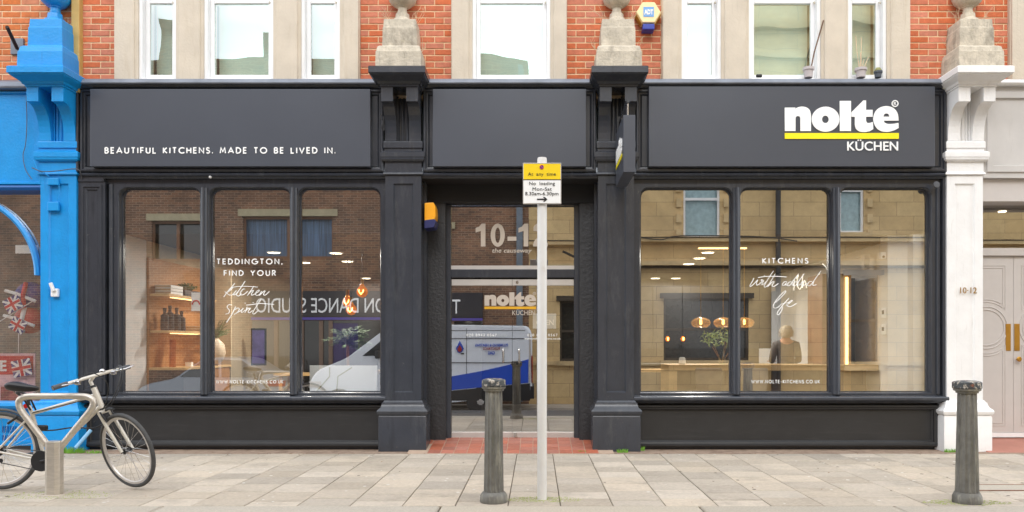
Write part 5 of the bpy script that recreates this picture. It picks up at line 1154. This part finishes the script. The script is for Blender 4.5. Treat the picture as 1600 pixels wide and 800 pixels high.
# right side: bench, island, pendants, vase, stools
cn = thing('kitchen_counter', 'long light oak topped kitchen counter behind the right windows', 'counter', (2.9, 1.6, 0))
yc = 1.3
MB().box(X(1045, yc), X(1376, yc), yc, 2.0, Z(579, yc), Z(570, yc)).build('worktop', WOODL, cn); MB().box(X(1045, yc), X(1058, yc), yc + .002, 2.0, .03, Z(580, yc)).build('end_panel', WOODL, cn); MB().box(X(1058, yc), X(1376, yc), 1.7, 1.75, .03, Z(580, yc)).build('front_panel', M('taupe_panel', lin(140, 118, 98), .5), cn)
MB().box(X(1000, 2.5), X(1046, 2.5), 2.5, 3.0, .85, .89).build('low_worktop', WOODL, cn)
for k, px in enumerate((1105, 1176)):
    t = thing('bar_stool', ['brown leather bar stool tucked at the oak counter in the first right pane', 'pale bar stool at the oak counter in the middle right pane'][k], 'bar stool', (X(px, 1.1), 1.1, 0), 'bar stools at the oak counter'); xx = X(px, 1.1)
    mt = M('stool_leather' + '_pale' * k, lin(96, 80, 70) if not k else lin(150, 140, 130), .6)
    m = MB(); m.loft([[(xx - w2, 1.0 + o_, z_), (xx + w2, 1.0 + o_, z_), (xx + w2, 1.03 + o_, z_), (xx - w2, 1.03 + o_, z_)] for w2, o_, z_ in ((.15, .0, .62), (.18, -.01, .8), (.175, .0, .945), (.16, .005, .955))]); m.build('backrest', mt, t, bevel=.01)
    MB().box(xx - .17, xx + .17, 1.03, 1.33, .60, .65).build('seat', mt, t, bevel=.015)
    for sx_, sy in ((-1, 0), (1, 0), (-1, 1), (1, 1)): MB().tube([(xx + sx_ * .14, 1.06 + sy * .22, .6), (xx + sx_ * .17, 1.03 + sy * .3, .03)], .012, 6).build('leg', BLKPL, t)
AG2 = M('amber_bowl_glass', lin(232, 184, 112), .1, var=.25, scale=9, emit=.3); AG2.node_tree.nodes['Principled BSDF'].inputs['Alpha'].default_value = .38
for k, px in enumerate((1095, 1130, 1163)):
    y_ = 1.7; x_, z_ = X(px, y_), Z(504, y_)
    t = thing('pendant_lamp', ['left', 'middle', 'right'][k] + ' wide amber glass bowl pendant over the oak counter', 'pendant lamp', (x_, y_, z_), 'amber bowl pendants over the counter')
    MB().lathe((0, 0, 0), [(.04, -.07), (.09, -.066), (.125, -.035), (.138, .0), (.12, .035), (.075, .06), (.02, .075)], 24, cap=False).build('glass_bowl', AG2, t, smooth=True, world=False)
    MB().lathe((0, 0, -.03), [(.008, 0), (.02, .02), (.015, .06), (.006, .08)], 10).build('filament', AMB, t, world=False); MB().tube([(0, 0, .055), (0, 0, 2.62 - z_)], .004, 6).build('cord', BRASS, t, world=False)
    m = MB(); m.tube([(.128 * cos(2 * pi * j / 24), .128 * sin(2 * pi * j / 24), -.004) for j in range(24)],   .0025, 5, closed=True); m.build('amber_rim', BRASS, t, world=False)
t = thing('leafy_vase', 'glass vase of pale green branches on the counter by the first right mullion', 'vase', (X(1128, 1.6), 1.6, .98)); MB().lathe((X(1128, 1.6), 1.6, Z(570, yc) + .002), [(.04, 0), (.055, .08), (.03, .17), (.04, .2)], 16).build('vase_body', GLASS('vase_glass', (.8, .9, .85), .1), t, smooth=True); leaves((X(1124, 1.6), 1.6, 1.36), .26, 150, .04, 12, LEAFL, t, .55)
m = MB()
for k in range(6): m.tube([(X(1128, 1.6), 1.6, 1.0), (X(1128, 1.6) + .16 * cos(k * 1.3), 1.6, 1.28 + .05 * sin(k * 2))], .004, 4)
m.build('stems', WOODO, t)
t = thing('tall_cabinets', 'dark green grey kitchen cabinets behind the amber pendants', 'cabinets', (3, 4.4, 0))
xx = 1.0
for k in range(6): MB().box(xx + k * .52, xx + k * .52 + .515, 4.5, 4.9, 1.2, 2.3).build('cabinet_door', DGREY, t, bevel=.004)
MB().box(1.0, 4.12, 4.52, 5.0, .03, .9).build('base_units', DGREY, t); MB().box(.98, 4.14, 4.48, 5.0, .901, .93).build('worktop', BLKPL, t)
for k, (px, lb_) in enumerate(((1043, 'left small amber wall lamp deep in the kitchen'), (1067, 'right small amber wall lamp deep in the kitchen'))):
    t = thing('wall_lamp', lb_, 'wall lamp', (X(px, 4.3), 4.3, Z(530, 4.3)), 'small amber wall lamps'); MB().lathe((0, 0, 0), [(.02, -.04), (.045, 0), (.02, .05)], 12).build('lamp_glass', AG, t, world=False); MB().lathe((0, -.05, -.02), [(.012, 0), (.012, .05)], 8).build('glow', AMB, t, world=False)
for k, px in enumerate((1066, 1150)):
    t = thing('white_mug', ['white jar on the counter left of the vase', 'white kettle on the counter behind the first right mullion'][k], 'jar', (X(px, 1.5), 1.5, .98)); z0 = Z(570, yc) + .001
    MB().lathe((X(px, 1.5), 1.5, z0), [(.035, 0), (.05, .02), (.045, .08), (.03, .1)], 14).build('jar_body', VINYL, t, smooth=40); m = MB(); m.tube([(X(px, 1.5) + .045, 1.5, z0 + .07), (X(px, 1.5) + .075, 1.5, z0 + .05), (X(px, 1.5) + .045, 1.5, z0 + .025)], .006, 6); m.build('handle', BLKPL, t)
# tall brown unit with vertical led
t = thing('tall_oak_unit', 'tall brown unit with a glowing vertical light strip in the third right pane', 'cabinet', (4.2, 1.9, 0)); y_ = 1.6
MB().box(X(1285, y_), X(1318, y_), y_, 2.2, .03, Z(428, y_)).build('side_panel', M('red_brown_veneer', lin(120, 70, 44), .5, var=.2, stretch=(1, 1, .2)), t); MB().box(X(1321, y_), X(1325, y_), y_ - .01, y_, .98, Z(433, y_)).build('light_strip', LEDS, t); MB().box(X(1318, y_), X(1330, y_), y_ + .002, 2.2, .03, Z(430, y_)).build('oak_frame', WOODL, t)
MB().box(X(1330, y_), X(1372, y_), 2.1, 2.15, .03, Z(430, y_)).build('back_panel', M('smoked_panel', lin(104, 100, 88), .3), t)
for k, py in enumerate((489, 515)):
    t = thing('thermostat', ['upper white thermostat on the white wall edge', 'lower white thermostat on the white wall edge'][k], 'thermostat', (4.34, .5, Z(py, .5)), 'thermostats on the white wall'); MB().box(4.30, 4.369, .48, .56, Z(py + 8, .5), Z(py - 8, .5)).build('casing', VINYL, t, bevel=.004); MB().box(4.31, 4.335, .475, .4795, Z(py + 2, .5), Z(py - 4, .5)).build('display', GREYG, t)
t = thing('security_camera', 'small white camera high on the white wall in the third right pane', 'camera', (4.33, .5, Z(400, .5))); MB().box(4.30, 4.369, .49, .58, Z(405, .5), Z(394, .5)).build('camera_body', VINYL, t, bevel=.01); MB().lathe((4.335, .48, Z(401, .48)), [(.015, 0), (.015, .009)], 12, 'y').build('lens', BLKPL, t)
t = thing('projector_box', 'white boxy alarm sensor under the ceiling left of the white wall', 'sensor', (X(1355, 1.4), 1.4, Z(407, 1.4))); MB().box(X(1350, 1.4), X(1359, 1.4), 1.4, 1.5, Z(420, 1.4), Z(397, 1.4)).build('sensor_body', VINYL, t, bevel=.01); MB().box(X(1351, 1.4), X(1358, 1.4), 1.5, 1.7, Z(400, 1.4), Z(397, 1.4)).build('mount_arm', VINYL, t)
# neon sign
NEO = emitmat('neon_white', (1, .93, .8), 3.2)
ne = thing('neon_sign', 'glowing white script neon sign on a clear arched board in the middle right pane', 'neon sign', (X(1265, 2.2), 2.2, Z(436, 2.2)))
fn = lambda p: (X(p[0], 2.2), Z(p[1], 2.2))
m = MB(); bd = [(1238, 446), (1238, 428), (1252, 420), (1272, 416), (1285, 412), (1292, 420), (1294, 438)]
m.tube(catmull([(fn(p)[0], 2.2, fn(p)[1]) for p in bd[4:]], 4), .0035, 6)
for q in ([(1240, 454), (1241, 438)], [(1244, 436), (1247, 430), (1245, 444), (1249, 452), (1252, 448)], [(1254, 430), (1253, 450), (1257, 438), (1260, 450)], [(1262, 444), (1266, 436), (1263, 450), (1268, 446)], [(1270, 432), (1269, 448), (1274, 436), (1277, 446)], [(1280, 426), (1278, 444), (1284, 434), (1287, 440)]):
    m.tube(catmull([(fn(p)[0], 2.19, fn(p)[1]) for p in q], 4), .0032, 6)
m.build('neon_tube', NEO, ne)
m = MB(); m.prism_y([fn(p) for p in [(1237, 456), (1237, 426), (1252, 418), (1272, 414), (1285, 410), (1294, 420), (1295, 444), (1270, 452)]][::-1], 2.21, 2.22); m.build('sign_board', GLASS('clear_board', (.9, .9, .9), .05), ne)
# ------------------------------------------------------------------ the person at the counter (seen from behind)
pe = thing('person', 'person with short blonde hair in a dark grey jumper, seen from behind at the counter', 'person', (X(1228, 2.35), 2.35, .03))
def skinned(name, verts, edges, radii, mat, parent, root=0, sub=2):
    me = bpy.data.meshes.new(name); me.from_pydata(verts, edges, []); me.materials.append(mat)
    o = bpy.data.objects.new(name, me); COL.objects.link(o); o.parent = parent
    sk = o.modifiers.new('skin', 'SKIN'); sk.use_smooth_shade = True
    for i, r in enumerate(radii):
        v = me.skin_vertices[0].data[i]; v.radius = r if isinstance(r, tuple) else (r, r); v.use_root = (i == root)
    o.modifiers.new('sub', 'SUBSURF').render_levels = sub
    dg = bpy.context.evaluated_depsgraph_get(); m2 = bpy.data.meshes.new_from_object(o.evaluated_get(dg)); o.modifiers.clear(); o.data = m2
    if not m2.materials: m2.materials.append(mat)
    m2.shade_smooth(); return o
SKIN = M('skin', lin(214, 164, 136), .6, var=.03)
V = [(0, 0, .82), (0, .0, .98), (0, .01, 1.14), (0, .01, 1.25), (0, .0, 1.33), (0, .015, 1.40), (0, .02, 1.47),
     (.16, .0, 1.23), (.2, .02, 1.0), (.16, .2, .98), (-.16, .0, 1.23), (-.2, .02, 1.0), (-.16, .2, .98),
     (.09, 0, .78), (.1, .0, .44), (.1, .02, .05), (.1, .14, .03), (-.09, 0, .78), (-.1, 0, .44), (-.1, .02, .05), (-.1, .14, .03), (.13, .27, .98), (-.13, .27, .98)]
E = [(0, 1), (1, 2), (2, 3), (3, 4), (4, 5), (5, 6), (3, 7), (7, 8), (8, 9), (3, 10), (10, 11), (11, 12), (0, 13), (13, 14), (14, 15), (15, 16), (0, 17), (17, 18), (18, 19), (19, 20), (9, 21), (12, 22)]
Rr = [(.14, .1), (.12, .09), (.14, .1), (.12, .085), (.05, .05), (.075, .085), (.07, .085), .05, .042, .032, .05, .042, .032, (.085, .085), .055, .045, .035, (.085, .085), .055, .045, .035, (.035, .02), (.035, .02)]
skinned('body', V, E, Rr, SKIN, pe)
for s_ in (-1, 1):
    for k in range(5):
        f0 = Vector((s_ * .13 + (k - 2) * .016, .30, .982)); ln = (.05, .07, .075, .07, .055)[k]
        if k == (0 if s_ > 0 else 4): d = Vector((-s_ * .035, .02, 0)); f0.y -= .03
        else: d = Vector(((k - 2) * .006, ln, -.004))
        m = MB(); m.tube([f0, f0 + d * .5 + Vector((0, 0, .006)), f0 + d], .0085, 6, rs=[.009, .0085, .006]); m.build('finger', SKIN, pe, smooth=True, world=False)
JUM = M('charcoal_knit', lin(112, 106, 102), .9, var=.15, scale=30, bump=.3)
skinned('jumper', V[:4] + V[7:9] + V[10:12] + [(0, 0, 1.325), (.17, .14, .985), (-.17, .14, .985)], [(0, 1), (1, 2), (2, 3), (3, 4), (4, 5), (3, 6), (6, 7), (3, 8), (5, 9), (7, 10)], [(.155, .12), (.135, .105), (.15, .112), (.135, .1), .062, .055, .062, .055, (.06, .06), .042, .042], JUM, pe)
skinned('trousers', [V[0]] + V[13:16] + V[17:20], [(0, 1), (1, 2), (2, 3), (0, 4), (4, 5), (5, 6)], [(.15, .115), (.097, .097), .068, .058, (.097, .097), .068, .058], BLKPL, pe)
HAIR = M('blonde_hair', lin(196, 186, 168), .6, var=.3, scale=30, stretch=(4, 4, .6))
m = MB(); lo = []
for k in range(9):
    z_ = 1.335 + .19 * k / 8; rr_ = [.05, .074, .09, .097, .098, .093, .08, .055, .012][k]
    lo.append([(rr_ * cos(2 * pi * j / 28) * (1 + .06 * sin(j * 7 + k) * (1.6 if k < 3 else 1)), -.012 + rr_ * 1.05 * sin(2 * pi * j / 28) * (1 + .05 * sin(j * 5 + k)) - (0 if k > 3 else .0), z_) for j in range(28)])
m.loft(lo); rr2 = random.Random(4)
for k in range(520):
    a = rr2.uniform(0, 2 * pi); z_ = 1.36 + .16 * rr2.random(); q = .098 * sqrt(max(.05, 1 - ((z_ - 1.42) / .115) ** 2)) + .003
    p = Vector((q * cos(a), -.012 + q * 1.05 * sin(a), z_)); d = Vector((cos(a) * .018 + rr2.uniform(-.012, .012), sin(a) * .018, -rr2.uniform(.02, .05))); b = Vector((-sin(a), cos(a), 0)) * .004
    m.add([p - b, p + b, p + d], [(0, 1, 2)])
m.build('hair', HAIR, pe, smooth=True, world=False)
for s_ in (-1, 1):
    MB().lathe((s_ * .082, .04, 1.42), [(.004, -.01), (.02, 0), (.004, .012)], 10, 'x').build('ear', SKIN, pe, smooth=True, world=False)
m = MB(); m.lathe((0, .105, 1.43), [(.012, -.02), (.016, -.012), (.006, .02)], 8); m.build('nose', SKIN, pe, smooth=True, world=False)
# ------------------------------------------------------------------ across the street (seen in the glass)
YO = -15.8; DV = 25.64
def XO(px): return (px - 838) * DV / FPX
def ZO(py): return CAMZ + (540 - py) * DV / FPX
BT = BRICKTEX('dark_brick', lin(134, 96, 72), lin(92, 68, 56), lin(150, 130, 108), .225, .075, .008, var=.4)
SANDT = BRICKTEX('sandstone_blocks', lin(212, 184, 134), lin(200, 170, 120), lin(162, 136, 98), 1.1, .45, .008, var=.2, bump=.4)
SAND = M('sandstone', lin(204, 178, 132), .85, var=.16, scale=2, stain=[(lin(120, 100, 70), 2, .55, .75, .5)])
DSTONE = M('dark_stone', lin(70, 60, 48), .9, var=.3)  # darker stone tone for the lower windows and the ledge strips
DWIN = M('dark_window_glass', lin(20, 24, 26), .08, var=.1, spec=.8)
CURT = M('blue_curtain', lin(74, 100, 128), .4, var=.8, scale=2.5, stretch=(14, 1, .3))
PURP = emitmat('purple_led', (.25, .2, .8), .5)
ob = thing('brick_corner_building', 'dark brick building across the street seen reflected in the left windows', 'building', (-8, YO - 4, -.7))
wins = [(237, 316, 345, 408), (380, 520, 338, 404), (640, 700, 352, 420)]
# facade in pieces round the windows
xs = sorted({-26.0, XO(826)} | {XO(q) for w_ in wins for q in w_[:2]})
for a, b in zip(xs, xs[1:]):
    hole = [w_ for w_ in wins if abs(XO(w_[0]) - a) < 1e-6]
    m = MB()
    if hole:
        w_ = hole[0]; m.box(a, b, YO - .4, YO, -.7, ZO(w_[3])); m.box(a, b, YO - .4, YO, ZO(w_[2]), 10.4)
    else: m.box(a, b, YO - .4, YO, -.7, 10.4)
    m.build('brick_facade', BT, ob)
for w_ in wins:
    a, b, c_, d_ = XO(w_[0]), XO(w_[1]), ZO(w_[3]), ZO(w_[2])
    MB().box(a - .15, b + .15, YO + .001, YO + .06, d_, d_ + .22).build('concrete_lintel', M('lintel_concrete', lin(170, 160, 130), .9), ob)
    f = MB(); nd = max(2, int((b - a) / 1.4)); 
    for k in range(nd + 1): xq = a + (b - a) * k / nd; f.box(xq - .05, xq + .05, YO - .15, YO - .08, c_, d_)
    f.box(a, b, YO - .149, YO - .081, c_, c_ + .08); f.box(a, b, YO - .149, YO - .081, d_ - .08, d_); wfo = f.build('window', M('brown_frame', lin(120, 84, 60), .6), ob)
    MB().box(a, b, YO - .25, YO - .24, c_, d_).build('pane', CURT if w_[0] == 380 else DWIN, wfo)
for (a, b) in ((-18, -15.5), (-13, -11.5), (-9.5, -8.8), (-4.5, -3.6)): MB().box(a, b, YO - 3, YO - 2, 10.4, 11.6 + (a % 2)).build('chimney', BT, ob)
MB().box(-26, XO(826), YO - 9, YO - .4, 9.9, 10.4).build('roof', M('slate_roof', lin(90, 96, 96), .8), ob)
MB().box(XO(806), XO(816), YO + .002, YO + .1, -.6, 10.2).build('grey_downpipe', M('grey_pipe', lin(110, 120, 130), .5), ob)
ds = thing('dance_studio_front', 'dark shop front with white dance studio lettering reflected in the left windows', 'shopfront', (-6, YO + .2, -.6))
MB().box(XO(395), XO(752), YO + .002, YO + .12, ZO(495), ZO(455)).build('sign_fascia', M('charcoal_sign', lin(36, 36, 42), .5), ds)
text('lettering', 'TEDDINGTON DANCE STUDIO', VINYL, ds, (XO(716), YO + .125, 0), (-1, 0, 0), UZ, (0, XO(716) - XO(402), ZO(489), ZO(466)), bold=.0, t=.02)
MB().box(XO(395), XO(752), YO + .121, YO + .16, ZO(500), ZO(496)).build('purple_strip', PURP, ds)
MB().box(XO(395), XO(752), YO + .003, YO + .06, -.6, ZO(501)).build('dark_shop_window', DWIN, ds)
for q in (430, 470, 500, 515, 600, 700): MB().box(XO(q), XO(q + 6), YO + .061, YO + .12, -.6, ZO(501)).build('shop_pillar', M('shop_pillar_%d' % q, lin(120, 96, 80), .6), ds)
MB().box(XO(520), XO(560), YO + .062, YO + .07, -.3, ZO(505)).build('purple_curtain', M('purple_curtain', lin(64, 56, 100), .8, var=.3, stretch=(10, 1, .2)), ds)
sb = thing('sandstone_building', 'honey sandstone building across the street seen reflected in the right windows', 'building', (6, YO - 4, -.7))
sw = [(1068, 1125, 250, 371), (1312, 1350, 230, 364), (1037, 1170, 466, 563), (1322, 1372, 430, 572), (876, 905, 468, 565)]
cols = [XO(826), XO(876), XO(905), XO(1037), XO(1068), XO(1125), XO(1170), XO(1312), XO(1322), XO(1350), XO(1372), 22]
for a, b in zip(cols, cols[1:]):
    mid = (a + b) / 2; holes = sorted([(ZO(w_[3]), ZO(w_[2])) for w_ in sw if XO(w_[0]) < mid < XO(w_[1])]); z0 = -.7; top = 9.3 if b < 6.9 else 15.0
    m = MB()
    for h0, h1 in holes: m.box(a, b, YO - .4, YO, z0, h0); z0 = h1
    m.box(a, b, YO - .4, YO, z0, top); m.build('stone_facade', SANDT, sb)
for w_ in sw:
    a, b, c_, d_ = XO(w_[0]), XO(w_[1]), ZO(w_[3]), ZO(w_[2]); f = MB()
    f.box(a, a + .07, YO - .14, YO - .07, c_, d_); f.box(b - .07, b, YO - .14, YO - .07, c_, d_); f.box(a, b, YO - .139, YO - .071, c_, c_ + .08); f.box(a, b, YO - .139, YO - .071, (c_ + d_) / 2 - .04, (c_ + d_) / 2 + .04); f.box(a, b, YO - .139, YO - .071, d_ - .08, d_)
    up = w_[3] < 400
    wo_ = f.build('window', WHTW if up else DSTONE, sb); MB().box(a, b, YO - .2, YO - .19, c_, d_).build('pane', M('pale_pane_%d' % w_[0], lin(150, 176, 180) if up else lin(30, 32, 30), .15, var=.2), wo_)
    MB().box(a - .12, b + .12, YO + .002, YO + .18, d_, d_ + .16).build('window_head', SAND if up else DSTONE, sb)
    MB().box(a - .12, b + .12, YO + .002, YO + .2, c_ - .14, c_).build('window_sill', SAND, sb)
m = MB()
for (p0, p1, pr) in ((373, 379, .28), (409, 416, .35), (565, 571, .12)): m.box(XO(826), 22, YO + .003, YO + pr, ZO(p1), ZO(p0))
m.build('string_course', SAND, sb); m = MB()
for (p0, p1, pr) in ((372, 373.4, .3), (416, 419, .2)): m.box(XO(826), 22, YO + .003, YO + pr, ZO(p1) - .001, ZO(p0) + .002)
m.build('dark_ledge', DSTONE, sb)
for z_ in (9.3,): MB().box(XO(826), 6.9, YO - .3, YO + .35, z_ - .5, z_).build('cornice', SAND, sb)
for k in range(9): MB().box(6.6, 22, YO - .1, YO + .15 + .06 * (k % 3), 6.6 + k * .95, 6.6 + k * .95 + .25).build('moulded_band', SAND, sb)
for q in (1056, 1130, 1300, 1354):
    for k in range(6): MB().box(XO(q), XO(q + 8), YO + .004, YO + .08, ZO(372 - k * 24) , ZO(372 - k * 24 - 13)).build('quoin', SAND, sb)
for q, t0 in ((1209, 200), (1203, 456)):
    m = MB(); m.tube([(XO(q + 4), YO + .2, -.6), (XO(q + 4), YO + .2, ZO(t0))], .085 if t0 < 300 else .1, 10); m.build('black_downpipe', BLKPL, sb)
m = MB(); m.tube(catmull([(XO(990), YO + .35, ZO(372)), (XO(1030), YO + .38, ZO(377)), (XO(1060), YO + .35, ZO(371)), (XO(1180), YO + .35, ZO(372)), (XO(1240), YO + .35, ZO(379))]), .018, 6); m.tube([(XO(880), YO + .35, ZO(390)), (XO(930), YO + .35, ZO(414))], .04, 6); m.build('facade_cable', BLKPL, sb)
# parked van and car
SILV = M('van_silver', lin(222, 226, 232), .4, metal=.0, var=.02); VBL = M('van_blue', lin(30, 78, 190), .35, var=.03); GLD = M('vehicle_glass', lin(14, 18, 20), .08, var=.05, spec=.8); RED_L = M('tail_red', lin(160, 30, 26), .3)
yv = -13.1; G0 = -.755
DVV = (yv * -1 + .34) - CAMY
def XV(px): return (px - 838) * DVV / FPX
def ZV(py): return CAMZ + (540 - py) * DVV / FPX
vn = thing('parked_van', 'silver panel van with a blue wave stripe parked across the street, seen reflected', 'van', (-3.5, yv - 1, G0))
xR, xF = XV(831), XV(483)
prof = [(xR, ZV(620)), (xR + .0, ZV(520)), (xR - .12, ZV(508)), (XV(640), ZV(505)), (XV(600), ZV(514)), (XV(540), ZV(560)), (XV(496), ZV(578)), (xF, ZV(596)), (xF, ZV(628)), (XV(560), ZV(632)), (XV(700), ZV(632))]
prof = [(p.x, p.y) for p in fillet([(a, b, 0) for a, b in prof], .18, 4)]
def body(prof, y0, y1, tum, parent, mat, name='body'):
    cx_ = sum(p[0] for p in prof) / len(prof); cz_ = min(p[1] for p in prof); H = max(p[1] for p in prof) - cz_
    lo = []
    for y_, s in ((y0, -1), (y0 + .06, -2), (y1 - .06, 2), (y1, 1)):
        ins = .05 if abs(s) == 1 else 0
        lo.append([(p[0] + (cx_ - p[0]) * ins * .4, y_ + (1 if s < 0 else -1) * tum * max(0, (p[1] - cz_) / H - .35) * 1.0, p[1] + (-.05 * ins * 10 * (p[1] - cz_) / H if ins else 0)) for p in prof])
    m = MB(); m.loft(lo); return m.build(name, mat, parent, smooth=35)
bd = body(prof, yv - 2.0, yv, .16, vn, SILV)
def ys_(z_): return yv + .004 - .16 * max(0, (z_ - ZV(632)) / (ZV(505) - ZV(632)) - .35)
def panel(name, pts, mat, parent, t=.004, inset=0):
    m = MB(); m.loft([[(x_, ys_(z_) - .03, z_) for x_, z_ in pts], [(x_, ys_(z_) + t, z_) for x_, z_ in pts]]); return m.build(name, mat, parent)
panel('blue_stripe', [(XV(825), ZV(562)), (XV(790), ZV(572)), (XV(745), ZV(582)), (XV(700), ZV(590)), (XV(640), ZV(604)), (XV(640), ZV(618)), (XV(700), ZV(612)), (XV(825), ZV(600))], VBL, bd)
panel('lower_skirt', [(XV(828), ZV(601)), (XV(700), ZV(613)), (XV(560), ZV(619)), (XV(500), ZV(619)), (XV(500), ZV(629)), (XV(828), ZV(629))], BLKPL, bd)
panel('cab_window', [(XV(600), ZV(528)), (XV(622), ZV(528)), (XV(622), ZV(556)), (XV(566), ZV(556))], GLD, bd)
panel('side_window', [(XV(628), ZV(528)), (XV(668), ZV(528)), (XV(668), ZV(556)), (XV(628), ZV(556))], GLD, bd)
panel('door_seam', [(XV(724.5), ZV(512)), (XV(725.2), ZV(512)), (XV(725.2), ZV(615)), (XV(724.5), ZV(615))], BLKPL, bd); panel('door_seam', [(XV(625), ZV(515)), (XV(625.7), ZV(515)), (XV(625.7), ZV(615)), (XV(625), ZV(615))], BLKPL, bd); panel('side_rail', [(XV(820), ZV(528)), (XV(700), ZV(528)), (XV(700), ZV(529)), (XV(820), ZV(529))], BLKPL, bd)
MB().box(xR - .01, xR + .02, yv - .25, yv - .03, ZV(600), ZV(556)).build('tail_light', RED_L, vn); MB().box(xR - .12, xR + .06, yv - 1.95, yv - .02, ZV(626), ZV(606)).build('rear_bumper', BLKPL, vn); MB().box(xF - .06, xF + .2, yv - 1.9, yv - .05, ZV(626), ZV(612)).build('front_bumper', BLKPL, vn)
MB().box(xF - .01, xF + .35, yv - .16, yv + .0, ZV(606), ZV(596)).build('headlight', ALU, vn)
for q in (748, 530):
    w_ = MB(); cz_ = G0 + .35; w_.lathe((XV(q), yv - .12, cz_), [(.24, -.1), (.33, -.09), (.35, -.06), (.35, .08), (.33, .11), (.24, .115)], 28, 'y'); wo_ = w_.build('wheel', RUB, vn, smooth=40); MB().lathe((XV(q), yv - .12, cz_), [(.04, .13), (.21, .118), (.235, .1)], 10, 'y').build('rim', ALU, wo_)
    m = MB(); m.lathe((XV(q), yv - .25, cz_), [(.42, 0), (.42, .255)], 24, 'y'); m.build('wheel_arch', BLKPL, vn)
panel('rear_pillar', [(XV(826), ZV(598)), (XV(829), ZV(598)), (XV(829), ZV(520)), (XV(826), ZV(520))], ALU, bd); panel('waist_seam', [(XV(820), ZV(567)), (XV(640), ZV(567)), (XV(640), ZV(567.8)), (XV(820), ZV(567.8))], BLKPL, bd); panel('roof_seam', [(XV(820), ZV(515)), (XV(630), ZV(515)), (XV(630), ZV(515.7)), (XV(820), ZV(515.7))], BLKPL, bd); panel('door_pull', [(XV(716), ZV(552)), (XV(721), ZV(552)), (XV(721), ZV(554)), (XV(716), ZV(554))], BLKPL, bd)
MB().box(XV(596), XV(588), yv, yv + .22, ZV(560), ZV(548)).build('wing_mirror', BLKPL, vn, bevel=.02)
def tv(body_, a, b, c_, d_, mat, **k):
    zm = (ZV(c_) + ZV(d_)) / 2; text('lettering', body_, mat, vn, (XV(b), ys_(zm) + .03, 0), (-1, 0, 0), UZ, (0, XV(b) - XV(a), ZV(d_), ZV(c_)), t=.01, **k)
tv('PLUMBING & HEATING', 739, 792, 537, 541.5, VBL, bold=.03); tv('ELECTRICS', 752, 779, 543, 547, RED_L, bold=.02); tv('GAS', 760, 771, 549, 554.5, VBL, bold=.03); tv('020 8943 0102', 728, 790, 522, 526, VINYL)
flat('flame_badge', [[(XV(714) + .12 * a, ZV(543) + .15 * b) for a, b in ((0, 1.3), (.5, .6), (1, -.2), (.6, -.9), (0, -1.1), (-.6, -.9), (-1, -.2), (-.5, .5))]], VBL, vn, (0, ys_(ZV(543)) + .02, 0), UX, UZ, .01); flat('flame_badge', [[(XV(714) + .07 * a, ZV(545) + .09 * b) for a, b in ((0, 1.3), (.5, .6), (1, -.2), (.6, -.9), (0, -1.1), (-.6, -.9), (-1, -.2), (-.5, .5))]], RED_L, vn, (0, ys_(ZV(543)) + .035, 0), UX, UZ, .01)
cr_ = thing('parked_car', 'dark silver saloon car parked ahead of the van, seen reflected in the left windows', 'car', (-9, yv - 1, G0))
zc = lambda h: G0 + h * 1.16
cp = [(-11.45, zc(.3)), (-11.5, zc(.62)), (-11.2, zc(.78)), (-10.4, zc(.92)), (-9.75, zc(1.36)), (-9.2, zc(1.46)), (-8.4, zc(1.42)), (-7.75, zc(1.05)), (-7.25, zc(.98)), (-7.12, zc(.7)), (-7.15, zc(.3))]
cp = [(p.x, p.y) for p in fillet([(a, b, 0) for a, b in cp], .2, 4)]
CAR = M('car_grey_metallic', lin(128, 132, 138), .3, metal=.3, var=.03, coat=.5)
cb = body(cp, yv - 1.75, yv, .3, cr_, CAR)
def ysc(z_): return yv + .004 - .3 * max(0, (z_ - zc(.3)) / 1.35 - .35)
for pts in ([(-10.25, zc(.95)), (-9.7, zc(1.32)), (-9.2, zc(1.38)), (-9.15, zc(.95))], [(-9.05, zc(.95)), (-9.1, zc(1.38)), (-8.5, zc(1.36)), (-7.95, zc(1.02)), (-8.0, zc(.95))]):
    m = MB(); m.loft([[(x_, ysc(z_) - .03, z_) for x_, z_ in pts], [(x_, ysc(z_) + .006, z_) for x_, z_ in pts]]); m.build('side_window', GLD, cb)
for q in (-10.6, -8.0):
    w_ = MB(); w_.lathe((q, yv - .1, zc(.32)), [(.2, -.1), (.3, -.09), (.32, -.05), (.32, .06), (.3, .09), (.2, .1)], 28, 'y'); wo_ = w_.build('wheel', RUB, cr_, smooth=40); MB().lathe((q, yv - .1, zc(.32)), [(.04, .118), (.19, .108), (.21, .09)], 10, 'y').build('rim', ALU, wo_)
MB().box(-7.75, -7.2, yv - .4, yv - .02, zc(.72), zc(.86)).build('tail_light', RED_L, cr_)
